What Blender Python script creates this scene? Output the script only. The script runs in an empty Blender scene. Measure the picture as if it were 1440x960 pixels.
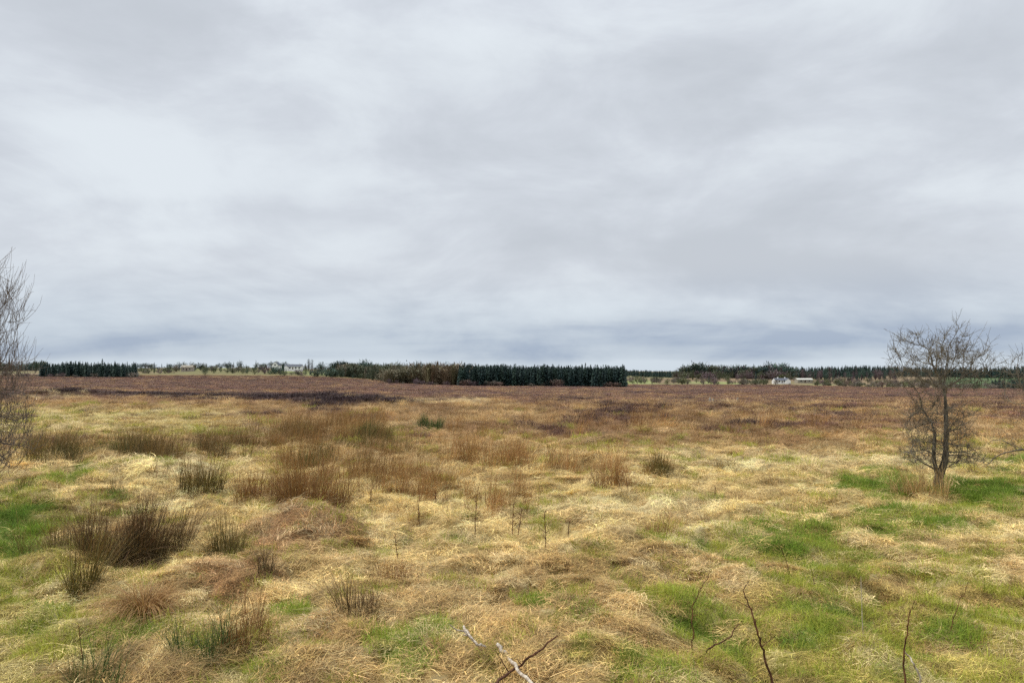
import bpy, math, random
import numpy as np
from mathutils import Vector

random.seed(7)
RS = np.random.RandomState(11)
F = 960.0          # focal length of the photograph in its own pixels
HOR = 522.0        # eye level row
CX = 720.0
EYE = 2.5
SC = bpy.context.scene
ROOT = SC.collection

# ------------------------------------------------------------------ noise
def _hash(ix, iy, seed):
    h = (ix.astype(np.int64) * 374761393 + iy.astype(np.int64) * 668265263 + seed * 1442695041) & 0xffffffff
    h = ((h ^ (h >> 13)) * 1274126177) & 0xffffffff
    h = h ^ (h >> 16)
    return (h & 0xffff) / 65535.0

def vnoise(x, y, seed=0):
    x = np.asarray(x, float); y = np.asarray(y, float)
    ix = np.floor(x); iy = np.floor(y)
    fx = x - ix; fy = y - iy
    fx = fx * fx * fx * (fx * (fx * 6 - 15) + 10); fy = fy * fy * fy * (fy * (fy * 6 - 15) + 10)
    a = _hash(ix, iy, seed); b = _hash(ix + 1, iy, seed)
    c = _hash(ix, iy + 1, seed); d = _hash(ix + 1, iy + 1, seed)
    return (a + (b - a) * fx) * (1 - fy) + (c + (d - c) * fx) * fy

def fbm(x, y, seed=0, octs=4, gain=.5):
    x = np.asarray(x, float); y = np.asarray(y, float)
    s = 0; a = 1; t = 0
    for o in range(octs):
        s = s + a * vnoise(x * 2 ** o + 13.7 * o, y * 2 ** o - 7.1 * o, seed + o * 17)
        t += a; a *= gain
    return s / t

def sstep(x, a, b):
    t = np.clip((x - a) / (b - a), 0, 1)
    return t * t * (3 - 2 * t)

# ------------------------------------------------------------------ terrain
TY = np.log(np.array([30, 60, 100, 200, 400, 550, 700, 1000, 1500, 3000, 9000.]))
TX = np.array([-400, 0, 390, 700, 900, 1100, 1300, 1800.])
TR = np.array([
    [602, 568, 554, 542, 533, 528, 524, 520, 519.5, 521, 521.5],
    [602, 568, 554, 542, 533, 528, 524, 519.5, 519.5, 521, 521.5],
    [602, 568, 556, 544, 536, 529, 523, 519, 519, 521, 521.5],
    [602, 569, 559, 549, 543, 541, 536, 528, 524, 522.5, 522],
    [602, 569, 560, 550, 544.5, 541, 536, 530, 524, 522.5, 522],
    [602, 570, 561, 552, 547, 541, 535, 528, 524, 522.5, 522],
    [602, 570, 562, 555, 550, 545, 537, 528, 524, 522.5, 522],
    [602, 570, 562, 555, 550, 545, 537, 528, 524, 522.5, 522]])

def base_z(X, Y):
    X = np.asarray(X, float); Y = np.asarray(Y, float)
    R = np.hypot(X, Y)
    px = np.where(Y > 1, CX + F * X / np.maximum(Y, 1), CX)
    # far to the sides and behind, use the bearing clamped, by radius
    D = np.where(Y > 0.35 * R, Y, R * 0.6)
    D = np.maximum(D, 1e-3)
    px = np.clip(px, -400, 1799)
    l = np.clip(np.log(np.maximum(D, 30.0)), TY[0], TY[-1] - 1e-6)
    j = np.clip(np.searchsorted(TY, l, side='right') - 1, 0, len(TY) - 2)
    fy = (l - TY[j]) / (TY[j + 1] - TY[j])
    i = np.clip(np.searchsorted(TX, px, side='right') - 1, 0, len(TX) - 2)
    fx = (px - TX[i]) / (TX[i + 1] - TX[i]); fx = fx * fx * (3 - 2 * fx)
    r = (TR[i, j] * (1 - fx) + TR[i + 1, j] * fx) * (1 - fy) + (TR[i, j + 1] * (1 - fx) + TR[i + 1, j + 1] * fx) * fy
    z = EYE - (r - HOR) / F * D
    return np.where(D > 30.0, z, 0.0)

MOUNDS = []   # (X, Y, rx, ry, h)
def relief(X, Y):
    X = np.asarray(X, float); Y = np.asarray(Y, float)
    R = np.hypot(X, Y)
    near = 1 - sstep(R, 40, 110)
    wx = fbm(X * .7, Y * .7, 31, 2) * 1.2; wy = fbm(X * .7, Y * .7, 41, 2) * 1.2
    t = 1 - np.abs(2 * fbm(X * 1.15 + wx, Y * 1.15 + wy, 5, 3) - 1)
    h = near * (0.13 * (sstep(t, .55, 1.0) - .4) + 0.11 * (fbm(X * .35, Y * .35, 8, 3) - .5) * 2
                + 0.13 * (fbm(X * 2.6 + wx, Y * 2.6 + wy, 9, 3) - .5) - .10 * sstep(fbm(X * 1.9 + wy, Y * 2.1, 12, 3), .56, .7))
    mid = sstep(R, 35, 90) * (1 - sstep(R, 500, 800))
    h = h + mid * (0.5 * (fbm(X * .12, Y * .06, 15, 4) - .5))
    far = sstep(R, 520, 760)
    h = h + far * 7.5 * (fbm(X * .008, Y * .008, 19, 3) - .5)
    for (mx, my, rx, ry, mh) in MOUNDS:
        e = ((X - mx) / rx) ** 2 + ((Y - my) / ry) ** 2
        h = h + mh * np.exp(-e * 1.6) * (0.75 + .5 * fbm(X * 2.2 / max(rx * .4, .3), Y * 2.2 / max(rx * .4, .3), 77, 2))
    return h

def ground_z(X, Y):
    return base_z(X, Y) + relief(X, Y)

def gp(px, py):
    """photograph pixel -> point of the ground (X, Y)"""
    u = (px - CX) / F
    lo, hi = 2.0, 9000.0
    for _ in range(50):
        m = math.sqrt(lo * hi)
        row = HOR + F * (EYE - float(base_z(u * m, m))) / m
        if row > py: lo = m
        else: hi = m
    return u * lo, lo

def gp3(px, py):
    x, y = gp(px, py)
    return x, y, float(ground_z(x, y))

for (px, py, rpx, ry, mh) in [(430, 752, 75, .75, .42), (215, 668, 110, 1.6, .38), (140, 655, 40, 1.0, .25), (255, 765, 60, .7, .2),
                              (95, 560, 24, 9, .9), (800, 720, 60, .8, .12), (1200, 830, 60, .5, .12), (60, 800, 50, .5, .1),
                              (1215, 930, 60, .4, .16), (660, 735, 90, .9, .15)]:
    x, y = gp(px, py)
    MOUNDS.append((x, y, rpx / F * y, ry, mh))
# the long dark heather bank
for k in range(14):
    px = 160 + k * 30; py = 556 + k * .95
    x, y = gp(px, py)
    MOUNDS.append((x, y, 26 / F * y, 7, .30 + .45 * math.exp(-((px - 450) / 70.) ** 2)))

# ------------------------------------------------------------------ vegetation map (albedo of what grows where)
def to_map(X, Y):
    Y = np.maximum(np.asarray(Y, float), 1.0)
    return CX + F * X / Y, HOR + F * (EYE - base_z(X, Y)) / Y

GREEN = [  # px, py, rx, ry, strength
    (1240, 690, 90, 22, 1.0), (1390, 700, 75, 26, 1.2), (1330, 735, 140, 26, .9), (1180, 720, 90, 25, .7), (1130, 760, 90, 38, .8),
    (1185, 785, 80, 32, .8), (1440, 655, 60, 14, .7), (1060, 790, 60, 25, .6), (1270, 800, 120, 30, .5), (1250, 880, 200, 45, .5),
    (1330, 900, 110, 35, .7), (1420, 780, 70, 12, .5), (990, 775, 20, 14, .6), (930, 845, 110, 34, .6), (768, 853, 24, 24, 1.2),
    (815, 875, 50, 24, .6), (560, 930, 38, 28, 1.3), (620, 905, 60, 22, .9), (700, 935, 90, 36, .6), (812, 920, 32, 30, 1.0), (902, 945, 34, 22, 1.3),
    (1000, 900, 90, 30, .5), (1090, 930, 100, 36, .5), (1200, 950, 260, 40, .5), (960, 870, 26, 20, .9), (1385, 870, 60, 20, .9),
    (20, 760, 60, 38, 1.2), (60, 715, 70, 24, .6), (95, 680, 50, 12, .6), (40, 850, 90, 50, .5), (230, 935, 60, 26, .8), (340, 945, 50, 26, .8),
    (200, 905, 110, 30, .6), (70, 905, 60, 20, .4), (360, 905, 50, 20, .5), (430, 850, 60, 25, .3), (140, 790, 30, 20, .3), (160, 845, 60, 26, .5),
    (520, 607, 50, 9, .9), (600, 600, 26, 9, .9), (400, 610, 120, 12, .4), (150, 672, 120, 18, .35), (505, 685, 60, 14, .3),
    (1010, 630, 60, 8, .3), (1180, 655, 100, 12, .35)]
GREEN_ARR = np.array(GREEN)
REDB = np.array([(400, 762, 120, 32, 1.), (200, 862, 46, 26, 1.2), (340, 820, 100, 28, .8), (60, 812, 70, 18, .7), (470, 720, 160, 18, .35),
                 (600, 790, 120, 30, .4), (200, 745, 90, 20, .4), (480, 800, 90, 30, .6), (230, 800, 60, 22, .5), (555, 815, 60, 20, .4),
                 (1290, 700, 30, 14, .6), (905, 735, 50, 14, .5), (1000, 655, 160, 10, .3), (1430, 720, 40, 12, .6), (1230, 925, 40, 14, .8),
                 (450, 905, 40, 20, .8), (760, 830, 80, 30, .3)])
CREAM = np.array([(230, 665, 110, 14, 1.), (260, 700, 80, 18, .6), (880, 715, 220, 26, .6), (1080, 650, 260, 18, .7), (640, 880, 90, 26, .7),
                  (1150, 810, 30, 16, .7), (1330, 770, 120, 18, .6), (950, 760, 120, 26, .5), (330, 690, 80, 22, .6), (70, 880, 60, 26, .5),
                  (1320, 655, 140, 16, .8), (600, 565, 60, 4, .8), (665, 562, 24, 7, 1.2), (50, 560, 120, 4, .6), (1300, 610, 200, 20, .4),
                  (130, 535, 60, 1.6, .8), (1010, 560, 90, 1.3, .8), (905, 553, 90, 1.3, .8), (880, 580, 300, 9, .35)])

def blobs(arr, mx, my, X, Y):
    s = np.zeros_like(mx)
    for (a, b, rx, ry, w) in arr:
        e = ((mx - a) / rx) ** 2 + ((my - b) / ry) ** 2
        s = np.maximum(s, w * np.exp(-e * .9))
    return s

def L(r, g, b):  # sRGB 0-255 -> linear
    c = np.array([r, g, b]) / 255.0
    return np.where(c <= .04045, c / 12.92, ((c + .055) / 1.055) ** 2.4)

C_CREAM = L(240, 222, 172); C_STRAW = L(230, 203, 136); C_TAN = L(182, 144, 90); C_RED = L(162, 108, 72)
C_GREEN = L(124, 146, 48); C_OLIVE = L(164, 164, 62); C_HEATH = L(92, 69, 63); C_HEATH2 = L(126, 92, 78); C_MEADOW = L(196, 182, 112)

def zone(X, Y):
    """returns dict of weights for the point arrays"""
    mx, my = to_map(X, Y)
    n1 = fbm(X * .9, Y * .9, 101, 3); n2 = fbm(X * .25, Y * .25, 102, 3); n3 = fbm(X * 2.6, Y * 2.6, 103, 2)
    g = blobs(GREEN_ARR, mx, my, X, Y)
    n4 = fbm(X * 6, Y * 6, 107, 2); green = sstep(g + (n1 - .5) * .9 + (n3 - .5) * 1.0 + (n4 - .5) * .8, .36, .98)
    olive = sstep(g * .8 + (n1 - .5) * 1.2 + (n2 - .5) * .5, .30, .70)
    # broad yellow green cast of the whole left foreground and right foreground
    fg = sstep(my, 820, 940) * .35 + sstep(my, 660, 720) * (1 - sstep(mx, 60, 190)) * .6 + sstep(my, 700, 800) * sstep(mx, 850, 1150) * .55
    olive = np.maximum(olive, sstep(fg + (n1 - .5) * 1.3 + (n3 - .5) * .6, .25, .75))
    olive = olive * (1 - .85 * sstep(Y, 22, 34)); green = green * (1 - .6 * sstep(Y, 24, 36))
    red = sstep(blobs(REDB, mx, my, X, Y) + (n1 - .5) * .9, .30, .85)
    cream = sstep(blobs(CREAM, mx, my, X, Y) + (n1 - .5) * .8, .25, .85)
    meadow = sstep(mx, -400, 20) * (1 - sstep(mx, 250, 420)) * sstep(my, 566, 582) * (1 - sstep(my, 606, 620))
    # heather bog: between rows ~535 and ~575
    edge = 566 + 14 * (fbm(mx * .02, my * .05, 61, 3) - .5) * 2 + np.where(mx > 700, sstep(mx, 600, 1150) * 20, 0) - np.where(mx < 350, 4, 0)
    heath = (1 - sstep(my + (n2 - .5) * 8, edge - 6, edge + 5)) * sstep(np.hypot(X, Y), 30, 45)
    streak = fbm(X * .022, Y * .045, 64, 4)
    heath = heath * (.42 + .58 * sstep(streak, .40, .52))
    # heather islands in the straw to the right
    isl = sstep(fbm(X * .22, Y * .16, 66, 3), .56, .63) * sstep(my, 570, 580) * (1 - sstep(my, 618, 632)) * sstep(mx, 560, 780)
    heath = np.maximum(heath, isl * .85)
    bank = np.zeros_like(mx)
    for k in range(14):
        m = MOUNDS[10 + k]
        e = ((X - m[0]) / (m[2] * 1.15)) ** 2 + ((Y - m[1]) / (m[3] * 1.3)) ** 2
        bank = np.maximum(bank, np.exp(-e))
    m = MOUNDS[4]; bank = np.maximum(bank, np.exp(-((X - m[0]) / m[2]) ** 2 - ((Y - m[1]) / m[3]) ** 2))
    bank = sstep(bank + (n2 - .5) * 1.1 + (fbm(X * .12, Y * .09, 109, 3) - .5) * 1.0, .28, .66)
    farm = sstep(Y, 540, 600)
    heath = heath * (1 - farm)
    return dict(mx=mx, my=my, n1=n1, n2=n2, n3=n3, green=green, olive=olive, red=red, cream=cream,
                meadow=meadow, heath=np.maximum(heath, bank), bank=bank, farm=farm)

def mixc(a, b, t):
    t = np.clip(t, 0, 1)[:, None]
    return a * (1 - t) + b * t

def straw_tint(X, Y, z):
    n = len(X)
    c = np.tile(C_STRAW, (n, 1))
    mid = sstep(z['my'], 760, 640)
    c = mixc(c, C_TAN[None], sstep(z['n2'], .42, .68) * .55 + .45 * (1 - sstep(z['my'], 600, 680)) * (z['mx'] > 0))
    c = mixc(c, C_CREAM[None], z['cream'] * .9)
    c = mixc(c, C_RED[None], z['red'] * .75)
    c = mixc(c, C_OLIVE[None], z['olive'] * .50)
    c = mixc(c, C_MEADOW[None], z['meadow'] * (.45 + .5 * sstep(z['n2'], .35, .6)))
    band = sstep(z['n3'] * .5 + z['n1'] * .5, .50, .66)
    c = mixc(c, C_TAN[None] * .85, band * .5)
    fine = fbm(X * 7, Y * 7, 104, 2)
    c = mixc(c, (C_TAN * .6)[None], sstep(fine, .56, .7) * .6)
    c = mixc(c, (C_CREAM)[None], sstep(fine, .44, .3) * .45)
    far = sstep(Y, 16, 30)
    c = mixc(c, L(178, 142, 98)[None], far * .45 * (1 - z['meadow']) * (1 - z['cream'] * .6))
    c = mixc(c, L(132, 98, 66)[None], far * sstep(fbm(X * .3, Y * .2, 105, 4), .46, .62) * .65 * (1 - z['meadow']))
    return c

# ------------------------------------------------------------------ mesh helpers
def mesh_from(name, V, Fc, mat=None, attrs=None, smooth=False):
    """V (n,3), Fc (m,k) int array or list of arrays with equal k"""
    me = bpy.data.meshes.new(name)
    V = np.asarray(V, np.float32)
    groups = Fc if isinstance(Fc, list) else [Fc]
    groups = [np.asarray(g, np.int32) for g in groups if len(g)]
    me.vertices.add(len(V)); me.vertices.foreach_set('co', V.ravel())
    if groups:
        loops = np.concatenate([g.ravel() for g in groups])
        totals = np.concatenate([np.full(len(g), g.shape[1], np.int32) for g in groups])
        starts = np.concatenate([[0], np.cumsum(totals)[:-1]]).astype(np.int32)
        me.loops.add(len(loops)); me.loops.foreach_set('vertex_index', loops)
        me.polygons.add(len(totals)); me.polygons.foreach_set('loop_start', starts)
        me.polygons.foreach_set('loop_total', totals)
        if smooth: me.polygons.foreach_set('use_smooth', np.ones(len(totals), bool))
    for k, (typ, data) in (attrs or {}).items():
        a = me.attributes.new(k, typ, 'POINT')
        key = {'FLOAT': 'value', 'FLOAT_VECTOR': 'vector', 'FLOAT_COLOR': 'color', 'INT': 'value'}[typ]
        a.data.foreach_set(key, np.asarray(data, np.float32 if typ != 'INT' else np.int32).ravel())
    me.update(calc_edges=True)
    if mat: me.materials.append(mat)
    return me

def link(name, me, parent=None, **props):
    o = bpy.data.objects.new(name, me)
    ROOT.objects.link(o)
    if parent: o.parent = parent
    for k, v in props.items(): o[k] = v
    return o

def empty(name, loc, rz=0, **props):
    o = bpy.data.objects.new(name, None); ROOT.objects.link(o)
    o.location = loc; o.rotation_euler = (0, 0, rz); o.empty_display_size = .2
    for k, v in props.items(): o[k] = v
    return o

def blades(root, az, length, width, rise, droop, segs=3, rs=RS, curl=0.0, tip=.15, b=None):
    """ribbon blades. rise = start elevation angle, droop = change of elevation along the blade"""
    n = len(root)
    t = np.linspace(0, 1, segs + 1)
    pos = np.zeros((n, segs + 1, 3)); pos[:, 0] = root
    azc = rs.uniform(-1, 1, n) * curl
    for s in range(segs):
        el = rise + droop * (s / max(segs - 1, 1))
        a = az + azc * s / segs
        step = (length / segs)[:, None] * np.stack([np.cos(el) * np.cos(a), np.cos(el) * np.sin(a), np.sin(el)], 1)
        pos[:, s + 1] = pos[:, s] + step
    pos[:, :, 2] = np.maximum(pos[:, :, 2], -.01)
    side_a = az + np.pi / 2 + rs.uniform(-.7, .7, n)
    side = np.stack([np.cos(side_a), np.sin(side_a), rs.uniform(-.5, .5, n)], 1)
    w = width[:, None] * (1 - (1 - tip) * t[None] ** 1.5) * .5
    Lf = pos + side[:, None] * w[:, :, None]; Rt = pos - side[:, None] * w[:, :, None]
    V = np.stack([Lf, Rt], 2).reshape(n, -1, 3)
    k = 2 * (segs + 1)
    q = np.array([[2 * s, 2 * s + 1, 2 * s + 3, 2 * s + 2] for s in range(segs)])
    Fq = (np.arange(n) * k)[:, None, None] + q[None]
    bb = np.repeat(rs.uniform(0, 1, n) if b is None else b, k)
    tt = np.tile(np.repeat(t, 2), n)
    return V.reshape(-1, 3), Fq.reshape(-1, 4), bb, tt

def blade_mesh(name, parts, mat):
    Vs, Fs, bs, ts = [], [], [], []; off = 0
    for (V, Fq, b, t) in parts:
        Vs.append(V); Fs.append(Fq + off); bs.append(b); ts.append(t); off += len(V)
    return mesh_from(name, np.concatenate(Vs), np.concatenate(Fs), mat,
                     {'b': ('FLOAT', np.concatenate(bs)), 't': ('FLOAT', np.concatenate(ts))})

# ------------------------------------------------------------------ materials
def new_mat(name):
    m = bpy.data.materials.new(name); m.use_nodes = True
    nt = m.node_tree; nt.nodes.clear()
    return m, nt, nt.nodes, nt.links

def N(nd, typ, **kw):
    n = nd.new(typ)
    for k, v in kw.items():
        if k == 'inp':
            for kk, vv in v.items(): n.inputs[kk].default_value = vv
        else: setattr(n, k, v)
    return n

def mixrgb(nd, lk, a, b, fac, mode='MIX'):
    m = nd.new('ShaderNodeMix'); m.data_type = 'RGBA'; m.blend_type = mode
    for sock, v in ((m.inputs[0], fac), (m.inputs[6], a), (m.inputs[7], b)):
        if hasattr(v, 'links'): lk.new(v, sock)
        elif isinstance(v, (int, float)): sock.default_value = v
        else: sock.default_value = (*v[:3], 1)
    return m.outputs[2]

def blade_mat(name, kind, color=None, spread=.5, dark_root=0.0, transl=.25, tipcol=None, tipamt=0.0):
    """plant material: base tint from the instance (attribute) or a colour, each blade with its own shade"""
    m, nt, nd, lk = new_mat(name)
    out = N(nd, 'ShaderNodeOutputMaterial')
    if kind == 'INSTANCER':
        a = N(nd, 'ShaderNodeAttribute', attribute_type='INSTANCER', attribute_name='tint'); col = a.outputs['Color']
    else:
        a = N(nd, 'ShaderNodeRGB'); a.outputs[0].default_value = (*color, 1); col = a.outputs[0]
    b = N(nd, 'ShaderNodeAttribute', attribute_type='GEOMETRY', attribute_name='b')
    t = N(nd, 'ShaderNodeAttribute', attribute_type='GEOMETRY', attribute_name='t')
    mr = N(nd, 'ShaderNodeMapRange', inp={3: 1 - spread, 4: 1 + spread}); lk.new(b.outputs['Fac'], mr.inputs[0])
    hs = N(nd, 'ShaderNodeHueSaturation')
    mh = N(nd, 'ShaderNodeMath', operation='MULTIPLY_ADD'); lk.new(b.outputs['Fac'], mh.inputs[0])
    mh.inputs[1].default_value = -7.3; mh.inputs[2].default_value = 9
    fr = N(nd, 'ShaderNodeMath', operation='FRACT'); lk.new(mh.outputs[0], fr.inputs[0])
    hr = N(nd, 'ShaderNodeMapRange', inp={3: .488, 4: .512}); lk.new(fr.outputs[0], hr.inputs[0])
    lk.new(hr.outputs[0], hs.inputs['Hue']); lk.new(mr.outputs[0], hs.inputs['Value']); lk.new(col, hs.inputs['Color'])
    c = hs.outputs[0]
    if dark_root > 0:   # old thatch at the foot of the blades is browner
        c2 = mixrgb(nd, lk, c, (.45, .36, .28), dark_root, 'MULTIPLY')
        rr = N(nd, 'ShaderNodeMapRange', inp={1: 0.0, 2: .45}); lk.new(t.outputs['Fac'], rr.inputs[0])
        c = mixrgb(nd, lk, c2, c, rr.outputs[0])
    if tipcol is not None:
        rr = N(nd, 'ShaderNodeMapRange', inp={1: .5, 2: 1.0, 4: tipamt}); lk.new(t.outputs['Fac'], rr.inputs[0])
        c = mixrgb(nd, lk, c, tipcol, rr.outputs[0])
    p = N(nd, 'ShaderNodeBsdfPrincipled', inp={'Roughness': .65, 'Specular IOR Level': .25}); lk.new(c, p.inputs['Base Color'])
    if transl > 0:
        tr = N(nd, 'ShaderNodeBsdfTranslucent'); lk.new(c, tr.inputs[0])
        mx = N(nd, 'ShaderNodeMixShader', inp={0: transl}); lk.new(p.outputs[0], mx.inputs[1]); lk.new(tr.outputs[0], mx.inputs[2])
        lk.new(mx.outputs[0], out.inputs[0])
    else: lk.new(p.outputs[0], out.inputs[0])
    return m

M_STRAW = blade_mat('dry_straw', 'INSTANCER', spread=.62, transl=.2)
M_GREEN = blade_mat('green_blades', 'INSTANCER', spread=.4, transl=.3)
M_HEATH = blade_mat('heather_twigs', 'INSTANCER', spread=.5, transl=.05)
M_RUSHI = blade_mat('rush_stems_belt', 'INSTANCER', spread=.55, transl=.1, tipcol=L(150, 110, 64), tipamt=.75)
M_FAR = blade_mat('far_foliage', 'INSTANCER', spread=.45, transl=.1)
M_FARW = blade_mat('far_bare_wood', 'INSTANCER', spread=.35, transl=0)
def rush_mat(name, rgb, tip, amt=.7): return blade_mat(name, 'C', L(*rgb), spread=.5, transl=.1, tipcol=L(*tip), tipamt=amt)

def bark_mat(name, c1, c2, scale=30, bump=.3):
    m, nt, nd, lk = new_mat(name)
    out = N(nd, 'ShaderNodeOutputMaterial'); p = N(nd, 'ShaderNodeBsdfPrincipled', inp={'Roughness': .85, 'Specular IOR Level': .2})
    tc = N(nd, 'ShaderNodeTexCoord')
    mp = N(nd, 'ShaderNodeMapping', inp={'Scale': (1, 1, .35)}); lk.new(tc.outputs['Object'], mp.inputs[0])
    ns = N(nd, 'ShaderNodeTexNoise', inp={'Scale': scale, 'Detail': 6.0, 'Roughness': .65}); lk.new(mp.outputs[0], ns.inputs[0])
    rp = N(nd, 'ShaderNodeValToRGB'); e = rp.color_ramp.elements
    e[0].position = .36; e[0].color = (*c1, 1); e[1].position = .66; e[1].color = (*c2, 1)
    lk.new(ns.outputs[0], rp.inputs[0]); lk.new(rp.outputs[0], p.inputs['Base Color'])
    bp = N(nd, 'ShaderNodeBump', inp={'Strength': bump, 'Distance': .02}); lk.new(ns.outputs[0], bp.inputs['Height'])
    lk.new(bp.outputs[0], p.inputs['Normal']); lk.new(p.outputs[0], out.inputs[0])
    return m
M_HAW = bark_mat('hawthorn_bark', L(52, 44, 40), L(116, 110, 96))
M_HAWT = bark_mat('hawthorn_twig', L(76, 66, 60), L(134, 126, 108), 9, 0)
M_WIL = bark_mat('willow_bark', L(78, 68, 64), L(138, 124, 112))
M_PALE = bark_mat('bleached_wood', L(120, 100, 82), L(214, 204, 186), 40)
M_DARKW = bark_mat('dark_cane', L(48, 30, 22), L(112, 74, 50), 30)
M_STALK = bark_mat('dead_stalk_brown', L(62, 42, 28), L(128, 88, 56), 25)
M_POST = bark_mat('grey_post_wood', L(110, 104, 94), L(190, 184, 170), 6)

def flat_mat(name, rgb, rough=.8, var=.12, scale=1.5):
    m, nt, nd, lk = new_mat(name)
    out = N(nd, 'ShaderNodeOutputMaterial'); p = N(nd, 'ShaderNodeBsdfPrincipled', inp={'Roughness': rough, 'Specular IOR Level': .3})
    tc = N(nd, 'ShaderNodeTexCoord'); ns = N(nd, 'ShaderNodeTexNoise', inp={'Scale': scale, 'Detail': 5.0}); lk.new(tc.outputs['Object'], ns.inputs[0])
    c = L(*rgb)
    rp = N(nd, 'ShaderNodeValToRGB'); e = rp.color_ramp.elements
    e[0].position = .3; e[0].color = (*(c * (1 - var)), 1); e[1].position = .7; e[1].color = (*np.minimum(c * (1 + var), .9), 1)
    lk.new(ns.outputs[0], rp.inputs[0]); lk.new(rp.outputs[0], p.inputs['Base Color']); lk.new(p.outputs[0], out.inputs[0])
    return m
M_WHITE = flat_mat('white_render', (238, 238, 234), var=.05); M_SLATE = flat_mat('grey_slate', (92, 96, 104)); M_GLASS = flat_mat('window_dark', (38, 42, 48), .2)
M_STONE = flat_mat('grey_stone', (150, 142, 128), .9, .3, .6); M_TIN = flat_mat('pale_tin', (188, 186, 176)); M_DOOR = flat_mat('dark_door', (70, 50, 44))

# ------------------------------------------------------------------ ground sheet
def build_ground():
    # bearings: dense in the forward fan, coarse behind
    u = np.linspace(-1.15, 1.15, 520)
    th_f = np.arctan(u)                      # from +Y towards +X
    side = np.linspace(math.atan(1.15), math.pi, 46)[1:]
    th = np.concatenate([-side[::-1][1:], th_f, side])
    th = np.append(th[:], []) if False else th
    r = [0.4]
    while r[-1] < 3400:
        k = .035 if r[-1] < 2.5 else (.0062 if r[-1] < 45 else (.011 if r[-1] < 900 else .04))
        r.append(r[-1] * (1 + k))
    r = np.array(r)
    T, R = np.meshgrid(th, r)
    X = R * np.sin(T); Y = R * np.cos(T)
    Z = ground_z(X.ravel(), Y.ravel())
    x, y = X.ravel(), Y.ravel()
    z = zone(x, y)
    c = straw_tint(x, y, z) * .55  # thatch under the blades, darkened to paint in shade between tussocks
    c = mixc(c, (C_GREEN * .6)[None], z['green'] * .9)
    heath_c = mixc(np.tile(C_HEATH, (len(x), 1)), C_HEATH2[None], sstep(z['n2'], .4, .6))
    heath_c = mixc(heath_c, (C_HEATH * .5)[None], z['bank'] * .9)
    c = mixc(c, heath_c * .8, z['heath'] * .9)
    # far farmland: olive scrub ground, pale fields
    n = fbm(x * .006, y * .012, 201, 3)
    farm = mixc(np.tile(L(112, 108, 74), (len(x), 1)), L(130, 112, 88)[None], sstep(n, .42, .6))
    fld = np.array([(900, 537.5, 22, 2.2, 1), (1215, 544, 70, 3.0, .55), (1000, 537, 60, 1.2, .6), (508, 524, 26, 1.6, 1), (470, 527, 40, 1.2, .9), (350, 518.5, 24, 1.0, 1),
                    (1115, 540, 60, 1.5, .8), (515, 529, 18, 1.2, 1), (300, 520, 30, .8, .8), (410, 524.2, 30, .7, .8), (230, 523, 20, .8, .4)])
    f = np.clip(blobs(fld, z['mx'], z['my'], x, y) * 1.3, 0, 1)
    farm = mixc(farm, L(132, 138, 88)[None], sstep(f, .3, .6))
    farm = mixc(farm, L(84, 100, 68)[None], sstep(blobs(np.array([(1385, 537, 70, 10, 1.)]), z['mx'], z['my'], x, y), .35, .6))
    tanf = np.array([(1225, 549, 60, 3.5, 1), (1230, 541, 40, 1.8, .8)])
    farm = mixc(farm, L(150, 128, 84)[None], sstep(blobs(tanf, z['mx'], z['my'], x, y), .35, .7))
    c = mixc(c, farm, z['farm'])
    nr, nc = R.shape
    idx = np.arange(nr * nc).reshape(nr, nc)
    q = np.stack([idx[:-1, :-1], idx[:-1, 1:], idx[1:, 1:], idx[1:, :-1]], -1).reshape(-1, 4)
    wrap = np.stack([idx[:-1, -1], idx[:-1, 0], idx[1:, 0], idx[1:, -1]], -1)
    V = np.stack([x, y, Z], 1)
    V = np.concatenate([V, [[0, 0, float(Z[0])]]]); c = np.concatenate([c, c[:1]])
    ctr = len(V) - 1
    tri = np.stack([idx[0], np.full(nc, ctr), np.roll(idx[0], -1)], 1)
    m, nt, nd, lk = new_mat('bog_ground')
    out = N(nd, 'ShaderNodeOutputMaterial'); p = N(nd, 'ShaderNodeBsdfPrincipled', inp={'Roughness': .95, 'Specular IOR Level': .1})
    a = N(nd, 'ShaderNodeAttribute', attribute_type='GEOMETRY', attribute_name='cover')
    tc = N(nd, 'ShaderNodeTexCoord')
    n1 = N(nd, 'ShaderNodeTexNoise', inp={'Scale': 14.0, 'Detail': 8.0, 'Roughness': .7}); lk.new(tc.outputs['Object'], n1.inputs[0])
    n2 = N(nd, 'ShaderNodeTexNoise', inp={'Scale': .9, 'Detail': 9.0, 'Roughness': .75}); lk.new(tc.outputs['Object'], n2.inputs[0])
    ad = N(nd, 'ShaderNodeMath', operation='ADD'); lk.new(n1.outputs[0], ad.inputs[0]); lk.new(n2.outputs[0], ad.inputs[1])
    mr = N(nd, 'ShaderNodeMapRange', inp={1: .7, 2: 1.3, 3: .55, 4: 1.45}); lk.new(ad.outputs[0], mr.inputs[0])
    hs = N(nd, 'ShaderNodeHueSaturation'); lk.new(mr.outputs[0], hs.inputs['Value']); lk.new(a.outputs['Color'], hs.inputs['Color'])
    lk.new(hs.outputs[0], p.inputs['Base Color'])
    bp = N(nd, 'ShaderNodeBump', inp={'Strength': .6, 'Distance': .05}); lk.new(n1.outputs[0], bp.inputs['Height']); lk.new(bp.outputs[0], p.inputs['Normal'])
    lk.new(p.outputs[0], out.inputs[0])
    me = mesh_from('ground', V, [q, wrap, tri], m, {'cover': ('FLOAT_COLOR', np.concatenate([c, np.ones((len(c), 1))], 1))}, smooth=True)
    link('ground', me, kind='structure')
build_ground()

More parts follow.
